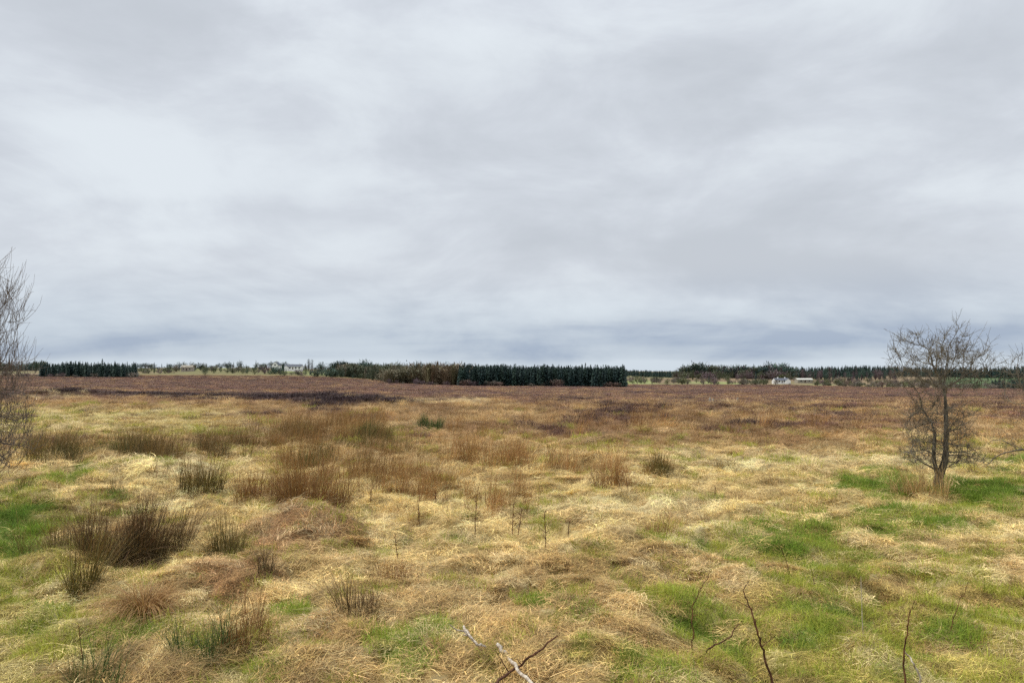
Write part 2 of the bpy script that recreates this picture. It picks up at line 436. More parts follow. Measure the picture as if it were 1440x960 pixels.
# ------------------------------------------------------------------ scatter (only for ground cover and far woods: stuff)
def make_scatter(name, protos, P, rot, scl, tint, pid, label=None):
    col = bpy.data.collections.new(name + '_sources')
    for k, me in enumerate(protos):
        o = bpy.data.objects.new('%s_%02d' % (name + '_source', k), me); col.objects.link(o)
    n = len(P)
    me = mesh_from(name, P, np.zeros((0, 3), int), None,
                   {'rot': ('FLOAT_VECTOR', rot), 'scl': ('FLOAT_VECTOR', scl), 'pid': ('INT', pid),
                    'tint': ('FLOAT_COLOR', np.concatenate([tint, np.ones((n, 1))], 1))})
    o = link(name, me, kind='stuff')
    if label: o['label'] = label; 
    g = bpy.data.node_groups.new(name + '_scatter', 'GeometryNodeTree')
    g.interface.new_socket('Geometry', in_out='INPUT', socket_type='NodeSocketGeometry')
    g.interface.new_socket('Geometry', in_out='OUTPUT', socket_type='NodeSocketGeometry')
    nd, lk = g.nodes, g.links
    gi = nd.new('NodeGroupInput'); go = nd.new('NodeGroupOutput')
    ci = nd.new('GeometryNodeCollectionInfo'); ci.inputs['Collection'].default_value = col
    ci.inputs['Separate Children'].default_value = True; ci.inputs['Reset Children'].default_value = True
    ip = nd.new('GeometryNodeInstanceOnPoints'); ip.inputs['Pick Instance'].default_value = True
    def at(nm, typ):
        a = nd.new('GeometryNodeInputNamedAttribute'); a.data_type = typ; a.inputs['Name'].default_value = nm
        return a.outputs['Attribute']
    er = nd.new('FunctionNodeEulerToRotation'); lk.new(at('rot', 'FLOAT_VECTOR'), er.inputs[0])
    lk.new(gi.outputs[0], ip.inputs['Points']); lk.new(ci.outputs[0], ip.inputs['Instance'])
    lk.new(at('pid', 'INT'), ip.inputs['Instance Index']); lk.new(er.outputs[0], ip.inputs['Rotation'])
    lk.new(at('scl', 'FLOAT_VECTOR'), ip.inputs['Scale']); lk.new(ip.outputs[0], go.inputs[0])
    md = o.modifiers.new('scatter', 'NODES'); md.node_group = g
    return o

def sample(bands, rs, margin=1.0):
    xs, ys, ss = [], [], []
    for (y0, y1, rho, s) in bands:
        w0 = .82; 
        area = (y1 - y0) * 2 * (w0 * (y0 + y1) / 2 + margin)
        n = int(area * rho)
        y = np.sqrt(rs.uniform(y0 ** 2, y1 ** 2, n))
        x = rs.uniform(-1, 1, n) * (w0 * y + margin)
        xs.append(x); ys.append(y); ss.append(np.full(n, s))
    return np.concatenate(xs), np.concatenate(ys), np.concatenate(ss)

def tilt(X, Y, az, eps=.15, amount=.8):
    """euler that lays an instance (local +x pointing along az) on the slope"""
    gx = (ground_z(X + eps, Y) - ground_z(X - eps, Y)) / (2 * eps)
    gy = (ground_z(X, Y + eps) - ground_z(X, Y - eps)) / (2 * eps)
    gx = np.clip(gx, -1, 1) * amount; gy = np.clip(gy, -1, 1) * amount
    f = gx * np.cos(az) + gy * np.sin(az); s = -gx * np.sin(az) + gy * np.cos(az)
    return np.stack([np.arctan(s), -np.arctan(f), az], 1)

def disc(n, r, rs):
    a = rs.uniform(0, 2 * np.pi, n); q = np.sqrt(rs.uniform(0, 1, n)) * r
    return np.stack([q * np.cos(a), q * np.sin(a), np.zeros(n)], 1)

# --- prototypes of ground cover
def mat_proto(k):
    rs = np.random.RandomState(100 + k)
    n = 120
    rt = disc(n, .22, rs); rt[:, 0] -= .1
    rt[:, 2] = rs.uniform(-.03, .05, n)
    P = [blades(rt, rs.normal(0, .75, n), rs.uniform(.07, .30, n), rs.uniform(.0022, .0055, n), rs.uniform(.0, .75, n), -rs.uniform(.4, 1.6, n), 4, rs, .8)]
    m = 30   # broad flattened dead leaves
    rt = disc(m, .22, rs); rt[:, 2] = rs.uniform(0, .05, m)
    P.append(blades(rt, rs.normal(0, 1.0, m), rs.uniform(.04, .15, m), rs.uniform(.006, .013, m), rs.uniform(-.1, .5, m), -rs.uniform(.2, 1.0, m), 3, rs, .7))
    n = 34   # stray wild blades
    rt = disc(n, .2, rs)
    P.append(blades(rt, rs.uniform(0, 6.28, n), rs.uniform(.06, .24, n), rs.uniform(.002, .0045, n), rs.uniform(.3, 1.4, n), -rs.uniform(.2, 2.0, n), 4, rs, 1.5))
    return blade_mesh('straw_mat', P, M_STRAW)
def tussock_proto(k):
    rs = np.random.RandomState(200 + k)
    n = 90
    rt = disc(n, .11, rs)
    az = np.arctan2(rt[:, 1], rt[:, 0]) + rs.normal(0, .6, n)
    P = [blades(rt, az, rs.uniform(.12, .36, n), rs.uniform(.0025, .005, n), rs.uniform(.7, 1.5, n), -rs.uniform(.2, 1.5, n), 4, rs, .6)]
    return blade_mesh('straw_tussock', P, M_STRAW)
def green_proto(k):
    rs = np.random.RandomState(300 + k)
    n = 130
    rt = disc(n, .17, rs)
    P = [blades(rt, rs.uniform(0, 6.28, n), rs.uniform(.04, .13, n), rs.uniform(.002, .0048, n), rs.uniform(.7, 1.5, n), -rs.uniform(.2, 1.6, n), 3, rs, .5)]
    return blade_mesh('green_tuft', P, M_GREEN)
def rush_proto(k):
    rs = np.random.RandomState(400 + k)
    n = 70
    rt = disc(n, .2, rs)
    az = np.arctan2(rt[:, 1], rt[:, 0]) + rs.normal(0, .9, n)
    P = [blades(rt, az, rs.uniform(.35, .95, n), rs.uniform(.004, .008, n), rs.uniform(1.1, 1.55, n), -rs.uniform(0, .5, n), 3, rs, .2)]
    n = 24
    rt = disc(n, .22, rs)
    P.append(blades(rt, rs.uniform(0, 6.28, n), rs.uniform(.2, .5, n), rs.uniform(.004, .007, n), rs.uniform(.3, 1.0, n), -rs.uniform(.2, 1.2, n), 3, rs, .4))
    return blade_mesh('rush_tuft', P, M_RUSHI)
def reed_proto(k):
    rs = np.random.RandomState(450 + k); n = 11
    rt = disc(n, .22, rs)
    P = [blades(rt, rs.uniform(0, 6.28, n), rs.uniform(.3, .8, n), rs.uniform(.006, .010, n), rs.uniform(1.25, 1.57, n), -rs.uniform(0, .35, n), 3, rs, .2, tip=.5)]
    return blade_mesh('reed_tuft', P, M_RUSHI)
def heather_proto(k):
    rs = np.random.RandomState(500 + k)
    n = 150
    rt = disc(n, .32, rs)
    az = np.arctan2(rt[:, 1], rt[:, 0]) + rs.normal(0, .5, n)
    rt[:, 2] = rs.uniform(0, .25, n) * (1 - np.hypot(rt[:, 0], rt[:, 1]) / .4)
    P = [blades(rt, az, rs.uniform(.08, .3, n), rs.uniform(.006, .014, n), rs.uniform(.6, 1.5, n), rs.uniform(-.6, .3, n), 2, rs, .3, tip=.5)]
    return blade_mesh('heather_bush', P, M_HEATH)

mats = [mat_proto(k) for k in range(8)]; tuss = [tussock_proto(k) for k in range(6)]
greens = [green_proto(k) for k in range(6)]; rushes = [rush_proto(k) for k in range(6)] + [reed_proto(k) for k in range(4)]; heaths = [heather_proto(k) for k in range(6)]

def flow(X, Y):
    return (fbm(X * .45, Y * .45, 301, 2) - .5) * 9 + (fbm(X * 1.7, Y * 1.7, 302, 2) - .5) * 3.5 - .6

def jit(c, rs, v=.22, n=None):
    k = 1 + rs.normal(0, v, (len(c), 1)); return np.clip(c * np.clip(k, .6, 1.32), 0, .95)

# dry grass
rs = np.random.RandomState(1)
X, Y, S = sample([(2.2, 5, 40, .8), (5, 9, 76, .85), (9, 15, 42, 1.05), (15, 25, 18, 1.5), (25, 40, 8, 2.0), (40, 65, 3.2, 2.8), (65, 120, .9, 4.5), (120, 300, .13, 8), (300, 540, .035, 12)], rs)
z = zone(X, Y)
keep = rs.uniform(0, 1, len(X)) > np.clip(z['green'] * .42 + z['heath'] * .93 * (Y > 24), 0, .97)
X, Y, S = X[keep], Y[keep], S[keep]; z = {k: v[keep] for k, v in z.items()}
tint = jit(straw_tint(X, Y, z), rs)
up = rs.uniform(0, 1, len(X)) < np.clip(.04 * sstep(Y, 8, 14) + .45 * sstep(Y, 22, 45) + .2 * (z['n2'] > .58) * sstep(Y, 9, 16), 0, .75) * (1 - .6 * z['meadow'])
pid = np.where(up, 8 + rs.randint(0, 6, len(X)), rs.randint(0, 8, len(X)))
az = flow(X, Y) + rs.normal(0, .7, len(X)) + np.where(up, rs.uniform(0, 6.28, len(X)), 0)
rot = tilt(X, Y, az, amount=np.where(up, .4, .9) if False else .8)
s = S * rs.uniform(.75, 1.25, len(X)) * (1 - .12 * z['olive'])
hz = np.where(up, .95, .62) * (1 - .5 * z['meadow']) * (1 - .3 * z['olive']) * (1 - .35 * z['cream'])
hs_ = np.minimum(S, 1.15 + .12 * S) * rs.uniform(.7, 1.3, len(X))
scl = np.stack([s, s, hs_ * hz], 1)
P = np.stack([X, Y, ground_z(X, Y) - .012 * s], 1)
make_scatter('dry_grass', mats + tuss, P, rot, scl, tint, pid, 'matted straw coloured dry grass over the field')
n_dry = len(X)

# green grass
rs = np.random.RandomState(2)
X, Y, S = sample([(2.2, 6, 60, .95), (6, 10, 80, 1.05), (10, 18, 45, 1.3), (18, 30, 16, 1.9), (30, 60, 3.0, 3)], rs)
z = zone(X, Y)
pr = (z['green'] * .78 + z['olive'] * .30 + .05) * (1 - .75 * sstep(Y, 24, 34)) + z['meadow'] * .05
keep = (rs.uniform(0, 1, len(X)) < pr) & (z['heath'] < .5)
X, Y, S = X[keep], Y[keep], S[keep]; z = {k: v[keep] for k, v in z.items()}
tint = mixc(np.tile(C_OLIVE, (len(X), 1)), C_GREEN[None], z['green'] * 1.05 + .1)
tint = mixc(tint, L(100, 128, 44)[None], z['green'] * sstep(z['n1'], .5, .68) * .7)
tint = jit(tint, rs, .14)
s = S * rs.uniform(.7, 1.35, len(X))
P = np.stack([X, Y, ground_z(X, Y) + .005], 1)
make_scatter('green_grass', greens, P, tilt(X, Y, rs.uniform(0, 6.28, len(X))), np.stack([s, s, s * rs.uniform(.6, 1.5, len(X))], 1), tint, rs.randint(0, 6, len(X)),
             'fresh green grass and moss growing through the straw')

# heather
rs = np.random.RandomState(3)
X, Y, S = sample([(22, 35, 2.5, 1.1), (35, 60, 2.2, 1.4), (60, 120, .9, 2.2), (120, 250, .3, 3.6), (250, 560, .09, 6.0)], rs)
z = zone(X, Y)
keep = rs.uniform(0, 1, len(X)) < np.clip(z['heath'] * 1.1 + .02 * (Y > 30), 0, 1)
X, Y, S = X[keep], Y[keep], S[keep]; z = {k: v[keep] for k, v in z.items()}
tint = mixc(np.tile(C_HEATH, (len(X), 1)), C_HEATH2[None], sstep(z['n2'] + rs.normal(0, .08, len(X)), .42, .58))
tint = mixc(tint, C_TAN[None], (rs.uniform(0, 1, len(X)) < .16) * .6)
tint = mixc(tint, L(60, 46, 48)[None], z['bank'] * .92)
tint = jit(tint, rs, .2)
s = S * rs.uniform(.7, 1.3, len(X))
P = np.stack([X, Y, ground_z(X, Y) - .02], 1)
make_scatter('heather', heaths, P, np.stack([0 * X, 0 * X, rs.uniform(0, 6.28, len(X))], 1), np.stack([s, s, np.minimum(s, .8 + .1 * s) * (.8 + .45 * z['bank'])], 1), tint, rs.randint(0, 6, len(X)),
             'reddish brown heather covering the open bog')

# rush belts that read as one mass
rs = np.random.RandomState(4)
BELT = np.array([  # px, py(base), rx, ry, density
    (90, 650, 60, 10, .9), (190, 645, 60, 9, 1.0), (290, 640, 50, 8, 1.0), (345, 632, 30, 6, .8), (60, 640, 50, 9, .7), (420, 618, 50, 9, 1.0), (500, 622, 50, 10, 1.0),
    (380, 632, 30, 8, .7), (560, 640, 60, 8, .6), (660, 650, 70, 10, 1.0), (770, 662, 50, 8, 1.0), (450, 655, 60, 9, .7), (520, 674, 70, 14, .9), (600, 690, 70, 16, .9),
    (690, 706, 60, 14, .9), (430, 690, 50, 14, .8), (870, 672, 30, 6, .7), (930, 662, 30, 5, .7), (1000, 610, 50, 5, .25), (1150, 605, 80, 6, .3), (790, 610, 60, 6, .25),
    (620, 612, 70, 6, .4), (480, 600, 60, 5, .6), (870, 600, 90, 5, .25)])
X, Y, S = sample([(10, 16, 13, .72), (16, 24, 9, .95), (24, 36, 5, 1.2), (36, 60, 1.4, 1.5)], rs)
z = zone(X, Y)
bl = blobs(BELT, z['mx'], z['my'], X, Y)
keep = rs.uniform(0, 1, len(X)) < sstep(bl + (z['n1'] - .5) * 1.1, .26, .85)
X, Y, S = X[keep], Y[keep], S[keep]; z = {k: v[keep] for k, v in z.items()}
tint = mixc(np.tile(L(96, 84, 48), (len(X), 1)), L(168, 126, 76)[None], sstep(z['mx'], 250, 600) * .75 + (z['n1'] - .5))
tint = mixc(tint, L(70, 84, 42)[None], sstep(z['n2'], .5, .62) * (1 - sstep(z['mx'], 500, 700)) * .7)
tint = jit(tint, rs, .18)
s = S * rs.uniform(.5, 1.25, len(X)) * (1 - .25 * sstep(z['my'], 670, 710))
P = np.stack([X, Y, ground_z(X, Y) - .02], 1)
lean = np.stack([rs.normal(0, .12, len(X)), rs.normal(.12, .12, len(X)), rs.uniform(-.6, .6, len(X))], 1)
pidr = rs.randint(0, 6, len(X)); scr = np.stack([s, s, s * 1.1], 1)
RE = np.array([(560, 700, 120, 34, 1.), (680, 715, 80, 26, 1.), (470, 650, 80, 20, .7), (860, 690, 60, 14, .5), (590, 745, 70, 16, .4), (780, 640, 120, 16, .6), (250, 680, 60, 12, .4), (1120, 880, 160, 50, .25), (330, 900, 90, 40, .3), (560, 850, 60, 40, .3)])
X2, Y2, S2 = sample([(6, 12, 5, .62), (12, 22, 6, .8), (22, 30, 2, 1.0)], rs)
z2 = zone(X2, Y2)
kp = rs.uniform(0, 1, len(X2)) < np.clip(blobs(RE, z2['mx'], z2['my'], X2, Y2) * 1.1 - .12, 0, 1)
X2, Y2, S2 = X2[kp], Y2[kp], S2[kp]
s2 = S2 * rs.uniform(.6, 1.1, len(X2))
P = np.concatenate([P, np.stack([X2, Y2, ground_z(X2, Y2) - .01], 1)])
lean = np.concatenate([lean, np.stack([rs.normal(0, .1, len(X2)), rs.normal(.06, .1, len(X2)), rs.uniform(0, 6.28, len(X2))], 1)])
scr = np.concatenate([scr, np.stack([s2, s2, s2], 1)]); pidr = np.concatenate([pidr, rs.randint(6, 10, len(X2))])
tint = np.concatenate([tint, jit(np.tile(L(128, 92, 58), (len(X2), 1)), rs, .25)])
make_scatter('rushes', rushes, P, lean, scr, tint, pidr, 'belt of brown and green rushes across the field')

# ------------------------------------------------------------------ individual rush clumps
def clump_mesh(seed, r, h, n, mat, lean=(0, 0), spread=.35, w=.006, flop=.18, base_pow=1.0):
    rs = np.random.RandomState(seed)
    rt = disc(n, r, rs)
    rt[:, 0] *= rs.uniform(.9, 1.25); rt[:, :2] += r * .35 * np.stack([np.sin(3 * rt[:, 1] / r + seed), np.cos(2.3 * rt[:, 0] / r + seed)], 1)
    az = np.arctan2(rt[:, 1], rt[:, 0]) + rs.normal(0, 1.1, n)
    ln = h * (0.30 + .78 * rs.beta(2.6, 2, n)) * (.82 + .3 * np.sin(rt[:, 0] / r * 4 + seed * 1.7))
    el = np.pi / 2 - np.abs(rs.normal(0, spread, n))
    dr = -rs.uniform(0, .45, n)
    fl = rs.uniform(0, 1, n) < flop
    el = np.where(fl, rs.uniform(.4, 1.1, n), el); dr = np.where(fl, -rs.uniform(.3, 1.6, n), dr)
    V, Q, b, t = blades(rt, az, ln, rs.uniform(.6, 1.3, n) * w, el, dr, 4, rs, .3, tip=.35)
    V[:, 0] += lean[0] * V[:, 2]; V[:, 1] += lean[1] * V[:, 2]
    return blade_mesh('stems', [(V, Q, b, t)], mat)

M_RD = rush_mat('dark_rush', (84, 70, 42), (116, 74, 50)); M_RB = rush_mat('brown_rush', (128, 96, 56), (158, 112, 62))
M_RG = rush_mat('green_rush', (66, 88, 40), (132, 112, 62), .5); M_RR = rush_mat('red_sedge', (150, 114, 66), (186, 150, 100))
M_TH = rush_mat('dead_rush_thatch', (176, 146, 98), (196, 168, 118)); M_RO = rush_mat('olive_rush', (98, 88, 44), (150, 112, 62))
RUSH = [  # px, py, radius px, height px, count, mat, lean, label
    (208, 782, 34, 92, 420, M_RD, (.2, 0), 'widest dark brown rush clump on the left, right half of the big stand'),
    (150, 790, 34, 84, 380, M_RD, (.15, 0), 'dark olive rush clump in the middle of the big left stand'),
    (118, 832, 12, 96, 150, M_RO, (.14, 0), 'tall narrow olive rush clump at the front foot of the big left stand'),
    (80, 785, 24, 58, 200, M_RO, (-.05, 0), 'low olive rush clump at the left end of the big stand'),
    (318, 784, 17, 70, 160, M_RO, (.05, 0), 'single narrow olive rush clump right of the big dark stand'),
    (280, 692, 26, 52, 260, M_RO, (.1, 0), 'olive rush clump on the pale straw behind the big left stand'),
    (352, 702, 24, 42, 220, M_RB, (.1, 0), 'short brown rush clump between the olive clump and the tall orange one'),
    (432, 716, 40, 78, 520, M_RB, (.06, 0), 'tall broad orange brown rush clump left of the field centre'),
    (505, 880, 22, 78, 110, M_RD, (-.05, 0), 'sparse dark rush clump standing alone in the lower left foreground'),
    (284, 940, 28, 66, 150, M_RG, (-.1, 0), 'green based rush clump at the bottom left, among mossy grass'),
    (345, 925, 22, 60, 90, M_RB, (.1, 0), 'thin pale brown rush clump beside the green based one at the bottom'),
    (130, 965, 30, 85, 70, M_RG, (.1, 0), 'few dark green rush stems at the bottom left corner'),
    (375, 822, 12, 42, 60, M_RD, (0, 0), 'tiny dark rush clump on the reddish thatch'),
    (552, 822, 14, 40, 60, M_RB, (.1, 0), 'tiny brown rush clump above the lone dark foreground clump'),
    (866, 688, 20, 42, 200, M_RB, (.1, 0), 'brown rush clump at the right end of the orange belt'),
    (928, 668, 20, 30, 180, M_RO, (.15, 0), 'low olive rush clump furthest right of the brown belt'),
    (1018, 657, 10, 22, 80, M_RO, (.05, 0), 'very small rush clump alone on the pale straw right of centre'),
    (926, 756, 22, 36, 110, M_RB, (.15, 0), 'loose pale brown rush clump in the middle of the straw, right of centre'),
    (518, 620, 22, 30, 260, M_RG, (.1, 0), 'dark green rush clump in the distance left of centre'),
    (604, 606, 14, 18, 200, M_RG, (0, 0), 'small bright green rush clump in the distance at centre'),
    (1297, 700, 26, 42, 160, M_TH, (-.1, 0), 'pale thatch clump at the foot of the bare hawthorn'),
]
for i, (px, py, rp, hp, n, mat, ln, lab) in enumerate(RUSH):
    x, y, zz = gp3(px, py); k = y / F
    t = empty('rush_clump', (x, y, zz - .02), label=lab, category='rush clump', group='rush clumps in the field')
    w = .0047 * max(1, y / 9)
    link('stems', clump_mesh(700 + i, rp * k * 1.1, hp * k * 1.2, int(n * 2.7), mat, ln, w=w, spread=.30 + .2 * ((i * 7) % 5) / 5), t)
    link('dead_thatch', clump_mesh(900 + i, rp * k * 1.15, hp * k * .5, int(n * .5), M_TH if mat is not M_TH else M_RR, ln, spread=.8, w=w * .9, flop=.6), t)

# drooping sedge tussocks
for i, (px, py, rp, hp, n, mat, lab) in enumerate([
        (203, 876, 62, 62, 900, M_RR, 'reddish drooping sedge tussock in the left foreground'),
        (447, 918, 16, 30, 200, M_RR, 'small dark red sedge tussock at the bottom, left of the fallen sticks'),
        (1215, 905, 20, 22, 220, M_TH, 'pale flattened tussock in the right foreground'),
        (1130, 845, 18, 26, 150, M_TH, 'pale bleached tussock behind the thorny canes'),
        (255, 770, 26, 26, 260, M_TH, 'pale domed tussock between the big rush stand and the narrow clump')]):
    x, y, zz = gp3(px, py); k = y / F
    rs = np.random.RandomState(50 + i)
    rt = disc(n, rp * k * .35, rs)
    az = np.arctan2(rt[:, 1], rt[:, 0]) + rs.normal(0, .35, n)
    me = blade_mesh('tussock', [blades(rt, az, rs.uniform(.6, 1.2, n) * hp * k * 1.3, rs.uniform(.003, .006, n), rs.uniform(.8, 1.5, n), -rs.uniform(1.3, 2.6, n), 6, rs, .4)], mat)
    o = link('sedge_tussock', me, label=lab, category='tussock', group='drooping tussocks'); o.location = (x, y, zz)

# ------------------------------------------------------------------ tubes
class Tubes:
    def __init__(s): s.V = []; s.F = []; s.n = 0; s.C = []
    def add(s, pts, rad, sides=5):
        pts = np.asarray(pts, float); m = len(pts)
        if m < 2: return
        rad = np.broadcast_to(np.asarray(rad, float), (m,))
        d = np.gradient(pts, axis=0); d /= np.linalg.norm(d, axis=1)[:, None] + 1e-9
        up = np.array([0, 0, 1.]) if abs(d[0, 2]) < .9 else np.array([1., 0, 0])
        a = np.cross(d, up); a /= np.linalg.norm(a, axis=1)[:, None] + 1e-9
        b = np.cross(d, a)
        th = np.linspace(0, 2 * np.pi, sides, endpoint=False)
        ring = pts[:, None] + rad[:, None, None] * (np.cos(th)[None, :, None] * a[:, None] + np.sin(th)[None, :, None] * b[:, None])
        s.V.append(ring.reshape(-1, 3))
        i = np.arange(m - 1)[:, None] * sides; j = np.arange(sides)[None]; jn = (j + 1) % sides
        q = np.stack([i + j, i + jn, i + sides + jn, i + sides + j], -1).reshape(-1, 4)
        s.F.append(q + s.n)
        s.C.append(np.array([[s.n + (m - 1) * sides + k for k in range(sides)]]).reshape(1, -1)); s.n += m * sides
    def mesh(s, name, mat):
        return mesh_from(name, np.concatenate(s.V), np.concatenate(s.F), mat, smooth=True)

def jag(p0, p1, n, amp, rs):
    p0 = np.array(p0, float); p1 = np.array(p1, float)
    t = np.linspace(0, 1, n)[:, None]
    P = p0 + (p1 - p0) * t
    P[1:-1] += rs.normal(0, amp, (n - 2, 3)); return P

# ------------------------------------------------------------------ bare trees by space colonisation
def colonise(stems, attr, D, di, dk, rs, iters=200, wander=.25):
    nodes = []; parent = []
    for st in stems:
        for k, p in enumerate(st[1]):
            parent.append(st[0] if k == 0 else len(nodes) - 1); nodes.append(np.array(p, float))
    A = attr.copy(); best = np.full(len(A), 1e9); bi = np.zeros(len(A), int)
    def upd(i0):
        for i in range(i0, len(nodes)):
            d = np.linalg.norm(A - nodes[i], axis=1); m = d < best; best[m] = d[m]; bi[m] = i
    upd(0)
    for it in range(iters):
        if len(A) == 0: break
        act = best < di
        if not act.any(): break
        i0 = len(nodes); dirs = {}
        v = A[act]; ix = bi[act]
        for a, i in zip(v, ix):
            w = a - nodes[i]; w = w / (np.linalg.norm(w) + 1e-9); dirs.setdefault(i, []).append(w)
        for i, ws in dirs.items():
            w = np.mean(ws, 0) + rs.normal(0, wander, 3); nn = np.linalg.norm(w)
            if nn < 1e-4: continue
            p = nodes[i] + D * w / nn
            nodes.append(p); parent.append(i)
        upd(i0)
        k = best > dk; A = A[k]; best = best[k]; bi = bi[k]
        if len(nodes) > 9000: break
    return np.array(nodes), np.array(parent)

def build_tree(name, loc, stems, attr, D, di, dk, seed, r0, rt, mat, tmat, label, twig_len, twig_n, group=None, trunk_r=.022, twig_up=.2, exp=2.0, wander=.12, taper=.62, shoots=0):
    rs = np.random.RandomState(seed)
    nodes, par = colonise(stems, attr, D, di, dk, rs, wander=wander)
    n = len(nodes); ch = [[] for _ in range(n)]
    for i in range(n):
        if par[i] >= 0: ch[par[i]].append(i)
    area = np.zeros(n)
    for i in range(n - 1, -1, -1):
        if not ch[i]: area[i] = rt ** exp
        if par[i] >= 0: area[par[i]] += area[i]
    r = area ** (1 / exp)
    root_r = max(r[i] for i in range(n) if par[i] < 0)
    r = np.where(r > rt, rt + (r - rt) * (r0 - rt) / max(root_r - rt, 1e-6), r)
    H_ = nodes[:, 2].max(); r = np.where(r > rt * 8, r * (1 + .55 * np.exp(-np.maximum(nodes[:, 2], 0) / .14)), r); r = rt + (r - rt) * (1 - taper * np.clip(nodes[:, 2] / (H_ * .6), 0, 1))
    trunk, limbs, tw = Tubes(), Tubes(), Tubes()
    # chains
    start = [i for i in range(n) if par[i] < 0]
    stack = [(s, -1) for s in start]
    while stack:
        i, p = stack.pop()
        chain = ([p] if p >= 0 else []) + [i]
        while ch[chain[-1]]:
            c = sorted(ch[chain[-1]], key=lambda q: -r[q])
            for o in c[1:]: stack.append((o, chain[-1]))
            chain.append(c[0])
        pts = nodes[chain]; rad = r[chain].copy()
        if p >= 0: rad[0] = min(rad[0], rad[1] * 1.15)
        if len(pts) > 4:
            q = pts.copy(); q[1:-1] = .5 * pts[1:-1] + .25 * (pts[:-2] + pts[2:]); pts = q
        big = rad[min(1, len(rad) - 1)] > trunk_r
        if big:
            k = len(rad)
            cut = np.argmax(rad < trunk_r) if (rad < trunk_r).any() else k
            cut = max(cut, 2)
            rr = rad[:cut] * (1 + rs.normal(0, .07, cut))
            trunk.add(pts[:cut], rr, 8)
            if cut < k: limbs.add(pts[cut - 1:], rad[cut - 1:], 4)
        else: limbs.add(pts, rad, 4 if rad[0] > .006 else 3)
    # fine twigs
    thin = np.where(r < trunk_r * .8)[0]
    if len(thin) and twig_n:
        pick = rs.choice(thin, twig_n)
        for i in pick:
            p = nodes[i]; d = p - nodes[par[i]] if par[i] >= 0 else np.array([0, 0, 1.]); d = d / (np.linalg.norm(d) + 1e-9)
            w = d * .7 + rs.normal(0, .6, 3) + np.array([0, 0, twig_up]); w /= np.linalg.norm(w)
            l = twig_len * rs.uniform(.35, 1.3)
            P = [p]; m = 4
            for s in range(m):
                w = w + rs.normal(0, .13, 3) + np.array([0, 0, twig_up * .4]); w /= np.linalg.norm(w); P.append(P[-1] + w * l / m)
            P = np.array(P); tw.add(P, np.linspace(rt * .95, rt * .5, m + 1), 3)
            if rs.uniform() < .5:
                q = P[2]; w2 = w + rs.normal(0, .8, 3); w2 /= np.linalg.norm(w2)
                tw.add([q, q + w2 * l * .22, q + w2 * l * .4 + rs.normal(0, .01, 3)], np.linspace(rt * .7, rt * .4, 3), 3)
    # long outward shoots
    ctr = np.array([nodes[:, 0].mean(), nodes[:, 1].mean(), H_ * .35])
    for i in (rs.choice(np.where((r < rt * 6) & (nodes[:, 2] > H_ * .45))[0], shoots) if shoots else []):
        w = nodes[i] - ctr; w[2] *= .8; w = w / np.linalg.norm(w) + rs.normal(0, .35, 3); w /= np.linalg.norm(w)
        l = rs.uniform(.25, .6); P = [nodes[i]]; bend = rs.normal(0, .10, 3); bend[2] += rs.choice([.12, -.04])
        for s in range(7):
            w = w + bend + rs.normal(0, .07, 3); w /= np.linalg.norm(w); P.append(P[-1] + w * l / 7)
            if rs.uniform() < .45:
                q = w + rs.normal(0, .8, 3); q /= np.linalg.norm(q)
                tw.add([P[-1], P[-1] + q * l * .09, P[-1] + q * l * .17 + rs.normal(0, .008, 3)], np.linspace(rt * .8, rt * .5, 3), 3)
        tw.add(P, np.linspace(rt * 1.3, rt * .55, 8), 3)
    t = empty(name, loc, label=label, category='tree')
    if group: t['group'] = group
    if trunk.V: link('trunk', trunk.mesh('trunk', mat), t)
    link('branches', limbs.mesh('branches', tmat), t)
    if tw.V: link('twigs', tw.mesh('twigs', tmat), t)
    return t

def ell(n, c, r, rs, shell=0.0):
    v = rs.normal(0, 1, (n, 3)); v /= np.linalg.norm(v, axis=1)[:, None]
    q = rs.uniform(shell, 1, n) ** (1 / 2.2)
    return np.array(c) + v * q[:, None] * np.array(r)

# the hawthorn at the right
x, y, zz = gp3(1322, 697); k = y / F
def hp(px, py, dy=0): return ((px - 1322) * k, dy, (697 - py) * k)
rs = np.random.RandomState(77)
at = np.concatenate([
    ell(230, hp(1320, 520), (50 * k, 46 * k, 52 * k), rs), ell(70, hp(1352, 500), (44 * k, 40 * k, 34 * k), rs),
    ell(70, hp(1288, 500), (42 * k, 40 * k, 36 * k), rs), ell(340, hp(1320, 598), (50 * k, 40 * k, 46 * k), rs),
    ell(110, hp(1300, 635), (34 * k, 30 * k, 22 * k), rs), ell(100, hp(1355, 640), (30 * k, 30 * k, 24 * k), rs),
    ell(14, hp(1348, 462), (12 * k, 10 * k, 20 * k), rs), ell(40, hp(1385, 520), (20 * k, 20 * k, 22 * k), rs), ell(26, hp(1262, 520), (14 * k, 16 * k, 30 * k), rs)])
stems = [(-1, [hp(1324, 700), hp(1323, 690, .02), hp(1320, 678, .03), hp(1319, 664, .03), hp(1314, 650, .0), hp(1309, 636, -.05), hp(1311, 622, -.09), hp(1314, 606, -.06), hp(1309, 592, -.02), hp(1302, 578, .04)]),
         (3, [hp(1323, 660, -.05), hp(1326, 648, -.08), hp(1326, 634, -.1), hp(1325, 618, -.1), hp(1327, 602, -.1), hp(1326, 586, -.08), hp(1328, 570, -.06), hp(1327, 552, -.03)]),
         (2, [hp(1329, 672, .06), hp(1333, 658, .08), hp(1334, 640, .1), hp(1337, 622, .12), hp(1341, 606, .14)]),
         (3, [hp(1312, 657, -.08), hp(1303, 654, -.14), hp(1292, 650, -.18), hp(1284, 643, -.2), hp(1275, 640, -.22)])]
